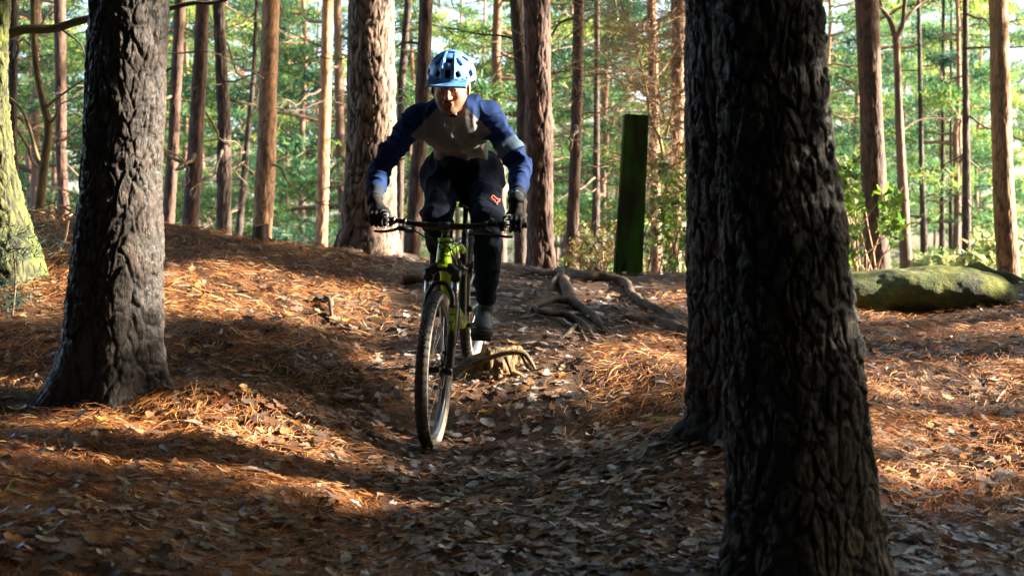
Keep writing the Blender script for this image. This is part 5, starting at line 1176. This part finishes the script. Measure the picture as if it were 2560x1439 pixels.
def jd(X):
    f = np.zeros(len(X))
    for SH, EL, WR in ((SHL, ELL, WRL), (SHR, ELR, WRR)):
        for a, b, amp, fr_ in ((SH, EL, .0065, 60), (EL, WR, .0055, 90)):
            v = b-a; L = np.linalg.norm(v); t = (X-a)@v/L/L; w = sstep(-.1, .1, t)*(1-sstep(.9, 1.1, t))*(np.linalg.norm(X-a-np.clip(t, 0, 1)[:, None]*v, axis=1) < .1)
            q3 = np.stack([t*L*24, (X-a)@lf*9, (X-a)@fw*9], -1); f -= w*.012*(rid(q3, 12)-.5)
            f += w*.5*amp*np.sin(t*L*fr_+5*vn(X*8, 4))*(.4+.8*np.exp(-((t-(1 if a is SH else 0))/.35)**2))
    c = (X-CHE)@lf; f += .005*np.sin(c*55+4*vn(X*6, 8))*np.exp(-np.linalg.norm(X-CHE+upv*.08, axis=1)**2/.05)
    Q = np.stack([(X-CHE)@lf*13, (X-CHE)@fw*7, (X-CHE)@upv*6], -1); ch_ = np.exp(-(np.abs((X-CHE)@lf)/.16)**4)
    f -= .012*ch_*(rid(Q, 3)-.5)+.008*(rid(X*10, 6)-.5)
    return f+.004*fbm(X*10, 3, 5)
s.disp(jd)
# neck opening, and the hem cut by the waist plane
s.ell(NCK+upv*.035+fw*.055, (.085, .068, .075), np.stack([fw, lf, upv]), .008, op='sub'); s.cone(NCK-upv*.005+fw*.03, hd(-.015, 0, -.07), .068, .066, .006, op='sub')
hem_n = (PEL-BEL)/np.linalg.norm(PEL-BEL); X = np.stack(np.meshgrid(*s.ax, indexing='ij'), -1); s.f = np.maximum(s.f, ((X-(PEL+hem_n*(-.09)))@hem_n).astype(np.float32)); del X
for EL, WR in ((ELL, WRL), (ELR, WRR)): pass
V, F = s.surface()
NAVY = np.array([.007, .024, .095]); CHEST = np.array([.165, .165, .172]); CUFF = np.array([.022, .032, .05]); BAND = np.array([.06, .10, .15])
col = np.tile(CHEST, (len(V), 1)); pr = (V-CHE)@lf; fz = V[:, 2]
# raglan: navy on shoulders, upper back and sleeves
rag = []
for sgn, SH, EL, WR in ((1, SHL, ELL, WRL), (-1, SHR, ELR, WRR)):
    ua_ = (EL-SH); L = np.linalg.norm(ua_); t = (V-SH)@ua_/L/L; side = sgn*((V-NCK)@lf); height = (V-NCK)@upv
    m = (side > .070+1.05*np.clip(-height-.02, 0, .13)) | (height > -.0)
    m |= (t > .28) & (side > .12) & (np.linalg.norm(V-(SH+np.clip(t, 0, 1)[:, None]*ua_), axis=1) < .095)
    rag.append(m)
    fa = WR-EL; L2 = np.linalg.norm(fa); t2 = (V-EL)@fa/L2/L2; near2 = np.linalg.norm(V-(EL+np.clip(t2, 0, 1)[:, None]*fa), axis=1) < .08
    rag.append(near2 & (side > .16))
    col[:] = col
navy = np.logical_or.reduce(rag); col[navy] = NAVY
col[~navy & (((V-CHE)@fw) < -.10) & (fz > CHE[2]-.0)] = NAVY
for sgn, SH, EL, WR in ((1, SHL, ELL, WRL), (-1, SHR, ELR, WRR)):
    ua_ = (EL-SH); t = (V-SH)@ua_/(ua_@ua_); side = sgn*((V-NCK)@lf); m = (t > .50) & (t < .72) & (side > .14) & navy
    if sgn > 0: col[m] = BAND
    m = (np.abs(t-.735) < .013) & (side > .14) & navy; col[m] = NAVY*.35
    fa = WR-EL; t2 = (V-EL)@fa/(fa@fa); m = (t2 > .72) & (side > .14) & (np.linalg.norm(V-(EL+np.clip(t2, 0, 1)[:, None]*fa), axis=1) < .08); col[m] = CUFF
jersey = link('jersey', mesh('jersey', V, F, True, col), person, M['jersey']); JV = V
# small script on the chest
def shell_text(me, org, ex, ey, dirn, surf, lift=.0012):
    "press flat lettering onto the nearest surface points along dirn"
    co = np.zeros(len(me.vertices)*3); me.vertices.foreach_get('co', co); co = co.reshape(-1, 3)
    dirn = dirn/np.linalg.norm(dirn); base = org+co[:, :1]*ex+co[:, 1:2]*ey; near = surf[np.linalg.norm(np.cross(surf-org, dirn), axis=1) < .12]; near = near[((near-org)@dirn) > -.15]
    out = []
    for p_, c_ in zip(base, co):
        q = near-p_; lat = q-np.outer(q@dirn, dirn); d = np.linalg.norm(lat, axis=1); k = d < .012
        t = (q[k]@dirn).max() if k.any() else 0.; out.append(p_+dirn*(t+lift+c_[2]))
    me.vertices.foreach_set('co', np.array(out).ravel()); me.update(); return me
dcam = np.array([0, 0, CAMZ])-P(1185, 340, 7.0); dcam /= np.linalg.norm(dcam); exr = np.cross(upv, dcam)*-1; exr = np.array([1., 0, 0]); eyr = np.cross(dcam, exr); eyr = upv*.9
sub('lettering', shell_text(text_mesh('Endura', .018, .0002, .4), P(1186, 341, 6.95), exr, upv, dcam, JV), 'navyprint', jersey)

# trousers
s = Sdf(np.minimum.reduce([PEL-.25, ANR-.1, ANL-.1, KNL-.13, KNR-.13]), np.maximum.reduce([PEL+.25, KNL+.15, HIPL+.2, ANL+.1]), .006)
s.chain([PEL+upv*.01, BEL+(PEL-BEL)*.25], [.138, .125], .05, flat=(upv, 1.0)); s.cone(HIPL, HIPR, .125, .125, .06)
for q, HI, KN, AN in ((1, HIPL, KNL, ANL), (-1, HIPR, KNR, ANR)):
    KB = KN+(AN-KN)*.30-fw*.03; cuff = AN+(KN-AN)*.16; s.cone(HI, KN, .097, .073, .04); s.cone(KN, KB, .073, .069, .03); s.cone(KB, cuff, .069, .049, .03)
def td(X):
    f = .006*fbm(X*9, 3, 15)-.011*(rid(X*np.array([9, 9, 6.]), 21)-.5)-.005*(rid(X*17, 33)-.5)
    for q, HI, KN, AN in ((1, HIPL, KNL, ANL), (-1, HIPR, KNR, ANR)):
        v = AN-KN; L = np.linalg.norm(v); t = (X-KN)@v/L/L; f = f+.005*np.sin(t*L*70+5*vn(X*7, 3))*np.exp(-((t-.9)/.3)**2)+.006*np.sin(t*L*60+4*vn(X*7, 9))*np.exp(-(t/.18)**2)
    return f
s.disp(td); V, F = s.surface(); trousers = link('trousers', mesh('trousers', V, F), person, M['trousers'])
# orange fox-head style outline above the left knee
def ribbon(pts, w):
    p_ = np.array(pts, float); p_ = np.vstack([p_, p_[:1]]); V = []; F = []
    for i in range(len(p_)-1):
        a, b = p_[i], p_[i+1]; t = (b-a)/np.linalg.norm(b-a); n = np.array([-t[1], t[0]])*w; k = len(V)
        for q_ in (a-t*w*.6-n, a-t*w*.6+n, b+t*w*.6+n, b+t*w*.6-n): V.append([q_[0], q_[1], 0])
        F.append([k, k+1, k+2, k+3])
    return mesh('logo', V, F, False)
fox = [(-.024, .006), (-.018, .018), (-.010, .013), (0, .010), (.010, .006), (.020, .010), (.021, -.002), (.012, -.006), (.016, -.018), (.004, -.010), (-.004, -.002), (-.014, -.002)]
lx, ly = np.array([.94, 0, -.34]), np.array([.34, 0, .94])
dk = np.array([0, 0, CAMZ])-P(1240, 498, 6.95); sub('logo', shell_text(ribbon(fox, .0018), P(1239, 499, 6.97), lx, ly, dk, V, .002), 'orange', trousers)

# shoes and socks
for q, AN, PD in ((1, ANL, pedL), (-1, ANR, pedR)):
    tilt = .12; f2 = fw*math.cos(tilt)-upv*math.sin(tilt)*(0 if q > 0 else .5); f2 = f2+lf*q*.10; f2 /= np.linalg.norm(f2); l2 = np.cross(upv, f2); l2 /= np.linalg.norm(l2); u2 = np.cross(f2, l2); R = np.stack([f2, l2, u2])
    c = PD+u2*.006+f2*.01; at = lambda a, b, d: c+f2*a+l2*b+u2*d
    s = Sdf(c-.26, c+.26, .005); s.ell(at(.085, 0, .034), (.072, .048, .034), R, .02); s.ell(at(.02, 0, .040), (.085, .043, .042), R, .03); s.ell(at(-.085, 0, .045), (.060, .036, .048), R, .03)
    s.cone(at(-.075, 0, .06), at(-.082, 0, .115), .040, .040, .03); s.cone(at(.0, 0, .06), at(-.06, 0, .09), .03, .036, .02); X = np.stack(np.meshgrid(*s.ax, indexing='ij'), -1); s.f = np.maximum(s.f, (.020-(X-c)@u2).astype(np.float32)); s.ell(at(-.082, 0, .135), (.034, .030, .03), R, .004, op='sub'); s.disp(lambda X: .0015*fbm(X*40, 2, 3))
    V, F = s.surface(); shoe = link('shoe', mesh('shoe', V, F), person, M['shoe'])
    s = Sdf(c-.22, c+.22, .005); s.ell(at(.082, 0, .015), (.082, .052, .030), R, .02); s.cone(at(.05, 0, .014), at(-.09, 0, .014), .046, .040, .02); X = np.stack(np.meshgrid(*s.ax, indexing='ij'), -1); h_ = (X-c)@u2; s.f = np.maximum(np.maximum(s.f, (h_-.024)), -h_+.0).astype(np.float32); V, F = s.surface(); sub('sole', mesh('sole', V, F), 'sole', shoe)
    lace = MB()
    for k in range(6):
        a = .045-.017*k; h0_ = .070+.007*k; lace.add(*tube([at(a, -.019, h0_-.004), at(a+.004, 0, h0_+.006), at(a, .019, h0_-.004)], .0022, 6))
    sub('lace', lace, 'matt_black', shoe)
    V, F = tube([AN-upv*.02, AN+(( KNL if q > 0 else KNR)-AN)*.22], [.0375, .040], 18); link('sock', mesh('sock', V, F), person, M['sock'])

# gloves: palm behind the grip, four fingers curled over and round it, thumb below
for q, WR, hy in ((1, WRL, .318), (-1, WRR, -.318)):
    hc = bar_at(hy)
    def T(x, y, z): return B(hc[0]+x, hc[1]+q*y, hc[2]+z)
    # local: x forward of the bar, y outward, z up
    cen = T(0, 0, 0); s = Sdf(np.minimum(cen, WR)-.11, np.maximum(cen, WR)+.11, .0034)
    s.cone(T(-.030, .030, .022), T(-.028, -.028, .024), .021, .022, .02); s.cone(WR, T(-.036, .004, .030), .034, .031, .03); s.cone(T(-.012, .034, .030), T(-.008, -.030, .031), .0145, .016, .02)
    for k, (y0, rr_, ln_) in enumerate(((-.034, .0112, 1.0), (-.012, .0116, 1.05), (.010, .0112, 1.), (.031, .0100, .88))):
        if k == 0: pts = [T(-.004, y0, .034), T(.022, y0-.004, .034), T(.046, y0-.006, .014), T(.052, y0-.005, -.010)]     # index finger out on the lever
        else: pts = [T(-.004, y0, .034), T(.022*ln_, y0, .026), T(.031*ln_, y0, -.002), T(.016*ln_, y0, -.024)]
        s.chain(pts, [rr_*1.1, rr_*1.08, rr_, rr_*.88], .004)
    s.chain([T(-.034, -.024, .008), T(-.026, -.046, -.010), T(-.004, -.056, -.020), T(.014, -.052, -.020)], [.0165, .0135, .0118, .0105], .008)
    s.disp(lambda X: .001*fbm(X*60, 2, 3)); V, F = s.surface(); gl = link('glove', mesh('glove', V, F), person, M['glove'])
    fd = (WR-T(-.036, .004, .030)); fd /= np.linalg.norm(fd); V2, F2 = tube([WR-fd*.012, WR+fd*.012, WR+fd*.014], [.0385, .0375, .034], 20); sub('cuff', mesh('cuff', V2, F2), 'glove', gl)
    # grey block print over the fingers: 100%
    c_ = T(.02, -.006, .02); dcm = np.array([0, 0, CAMZ])-c_; tx = text_mesh('100%', .040, .0004, 0, .0006)
    exx = -upv*.98+np.array([.17*q*-1, 0, 0]) if True else 0; exx = -upv; eyy = np.array([1., 0, 0])
    sub('lettering', shell_text(tx, T(.0, -.030 if q < 0 else -.030, .006), exx*1.15, eyy*1.1, dcm, V, .0008), 'glovegrey', gl)
# watch on the left wrist
wd = (ELL-WRL); wd /= np.linalg.norm(wd); wc = WRL+wd*.022; V, F = tube([wc-wd*.011, wc+wd*.011], .0345, 20); wt = link('watch', mesh('watch', V, F), person, M['matt_black'])
wn = np.array([-.35, -.75, .55]); wn -= wd*(wn@wd); wn /= np.linalg.norm(wn); V, F = tube([wc+wn*.030, wc+wn*.040, wc+wn*.042], [.021, .021, .018], 20); sub('watch_case', mesh('watch_case', V, F), 'watch', wt)

# helmet: shell with vents, peak, dark liner, straps
s = Sdf(HED-.20, HED+.22, .0032)
s.ell(hd(-.020, 0, .044), (.146, .117, .126), HR, .01); s.ell(hd(-.08, 0, .030), (.105, .10, .095), HR, .03)
X = np.stack(np.meshgrid(*s.ax, indexing='ij'), -1); q_ = (X-HED)@HR.T; cut = .034-.06*(q_[..., 0] < 0)*np.clip(-q_[..., 0]*6, 0, 1)*1.0+.25*np.clip(q_[..., 0]-.02, 0, .2)*0; s.f = np.maximum(s.f, (cut-q_[..., 2]).astype(np.float32))
s.ell(hd(-.018, 0, .040), (.132, .104, .114), HR, .004, op='sub')
# peak
s.rbox(hd(.108, 0, .044), (.050, .096, .0055), np.stack([hf*math.cos(.32)-hu*math.sin(.32)*-1*-1, hl, hu*math.cos(.32)+hf*math.sin(.32)]), .005, .018)
s.ell(hd(.02, .105, .05), (.05, .02, .02), HR, .02, op='sub') if False else None
hc0 = np.array([-.020, 0, .044]); hr0 = np.array([.146, .117, .126])
def helm(az, el, k=1.0):
    a, e = math.radians(az), math.radians(el); dv = np.array([math.cos(e)*math.cos(a), math.cos(e)*math.sin(a), math.sin(e)]); p_ = hc0+dv*hr0*k; n_ = dv/hr0; n_ /= np.linalg.norm(n_)
    n_ = hf*n_[0]+hl*n_[1]+hu*n_[2]; l_ = np.cross(hu+.001*hf, n_); l_ /= np.linalg.norm(l_); return hd(*p_), n_, l_, np.cross(n_, l_)
vents = [(0, 19, .0125, .021, 0), (25, 17, .0115, .0135, .35), (-25, 17, .0115, .0135, -.35), (0, 50, .0155, .012, 0), (34, 46, .0095, .024, .25), (-34, 46, .0095, .024, -.25), (0, 78, .017, .012, 0),
         (64, 14, .018, .016, .3), (-64, 14, .018, .016, -.3), (95, 20, .018, .013, .3), (-95, 20, .018, .013, -.3), (70, 50, .012, .018, .5), (-70, 50, .012, .018, -.5), (150, 60, .013, .026, 0), (-150, 60, .013, .026, 0), (115, 45, .012, .024, 0), (-115, 45, .012, .024, 0)]
for az, el, w_, h_, sk in vents:
    p_, n_, l_, u_ = helm(az, el); l2, u2_ = l_*math.cos(sk)+u_*math.sin(sk), u_*math.cos(sk)-l_*math.sin(sk); s.rbox(p_-n_*.012, (.036, w_, h_), np.stack([n_, l2, u2_]), .004, .003, op='sub')
# raised spines from brow to crown
for q in (-1, 1):
    s.chain([helm(q*a_, e_, 1.004)[0] for a_, e_ in ((15, 12), (17, 30), (20, 48), (30, 66))], [.005, .006, .006, .004], .006)
V, F = s.surface(); helmet = link('helmet', mesh('helmet', V, F), person, M['helmet'])
s = Sdf(HED-.16, HED+.18, .0045); s.ell(hd(-.020, 0, .042), (.136, .108, .117), HR, .01); X = np.stack(np.meshgrid(*s.ax, indexing='ij'), -1); q_ = (X-HED)@HR.T; s.f = np.maximum(s.f, (.030-q_[..., 2]).astype(np.float32)); s.ell(hd(-.014, 0, .026), (.106, .084, .096), HR, .004, op='sub'); V, F = s.surface(); sub('liner', mesh('liner', V, F), 'helmet_dark', helmet)
# print on the brow of the helmet, small slots, side marks
HV = np.zeros(len(helmet.data.vertices)*3); helmet.data.vertices.foreach_get('co', HV); HV = HV.reshape(-1, 3)
tp_, tn, tl_, tu_ = helm(43, 10)
sub('lettering', shell_text(text_mesh('iXS', .021, .0003, 0, .0005), tp_, tu_*.97+tl_*.2, -tl_*.97+tu_*.2, tn, HV, .001), 'navyprint', helmet)
for q in (-1, 1): V, F = box(hd(.128, q*.045, .058), (.001, .009, .0022), HR); sub('slot', mesh('slot', V, F, False), 'helmet_dark', helmet)
chin = hd(.048, .004, -.128)
for q in (-1, 1):
    for f_ in (.035, -.045):
        pth = [hd(f_, q*.083, .034), hd(.5*f_+.0, q*.088, -.012), hd(.010, q*.080, -.048), hd(.03, q*.055, -.096), chin]; sub('strap', MB().add(*tube(spline(pth, 22), .0042, 6, flat=.45)), 'helmet_dark', helmet)
sub('buckle', MB().add(*box(chin+hl*.02+hf*.008, (.006, .016, .007), HR)), 'helmet_dark', helmet); sub('buckle', MB().add(*box(hd(.060, .030, -.118), (.004, .006, .006), HR)), 'whitepaint', helmet)
s = Sdf(HED-.14, HED+.14, .005); s.ell(hd(-.03, 0, .0), (.082, .079, .060), HR, .01); X = np.stack(np.meshgrid(*s.ax, indexing='ij'), -1); q_ = (X-HED)@HR.T; s.f = np.maximum(s.f, (q_[..., 0]+.012-.012*vn(X*90, 3)).astype(np.float32)); V, F = s.surface(); link('hair', mesh('hair', V, F), person, M['hair'])
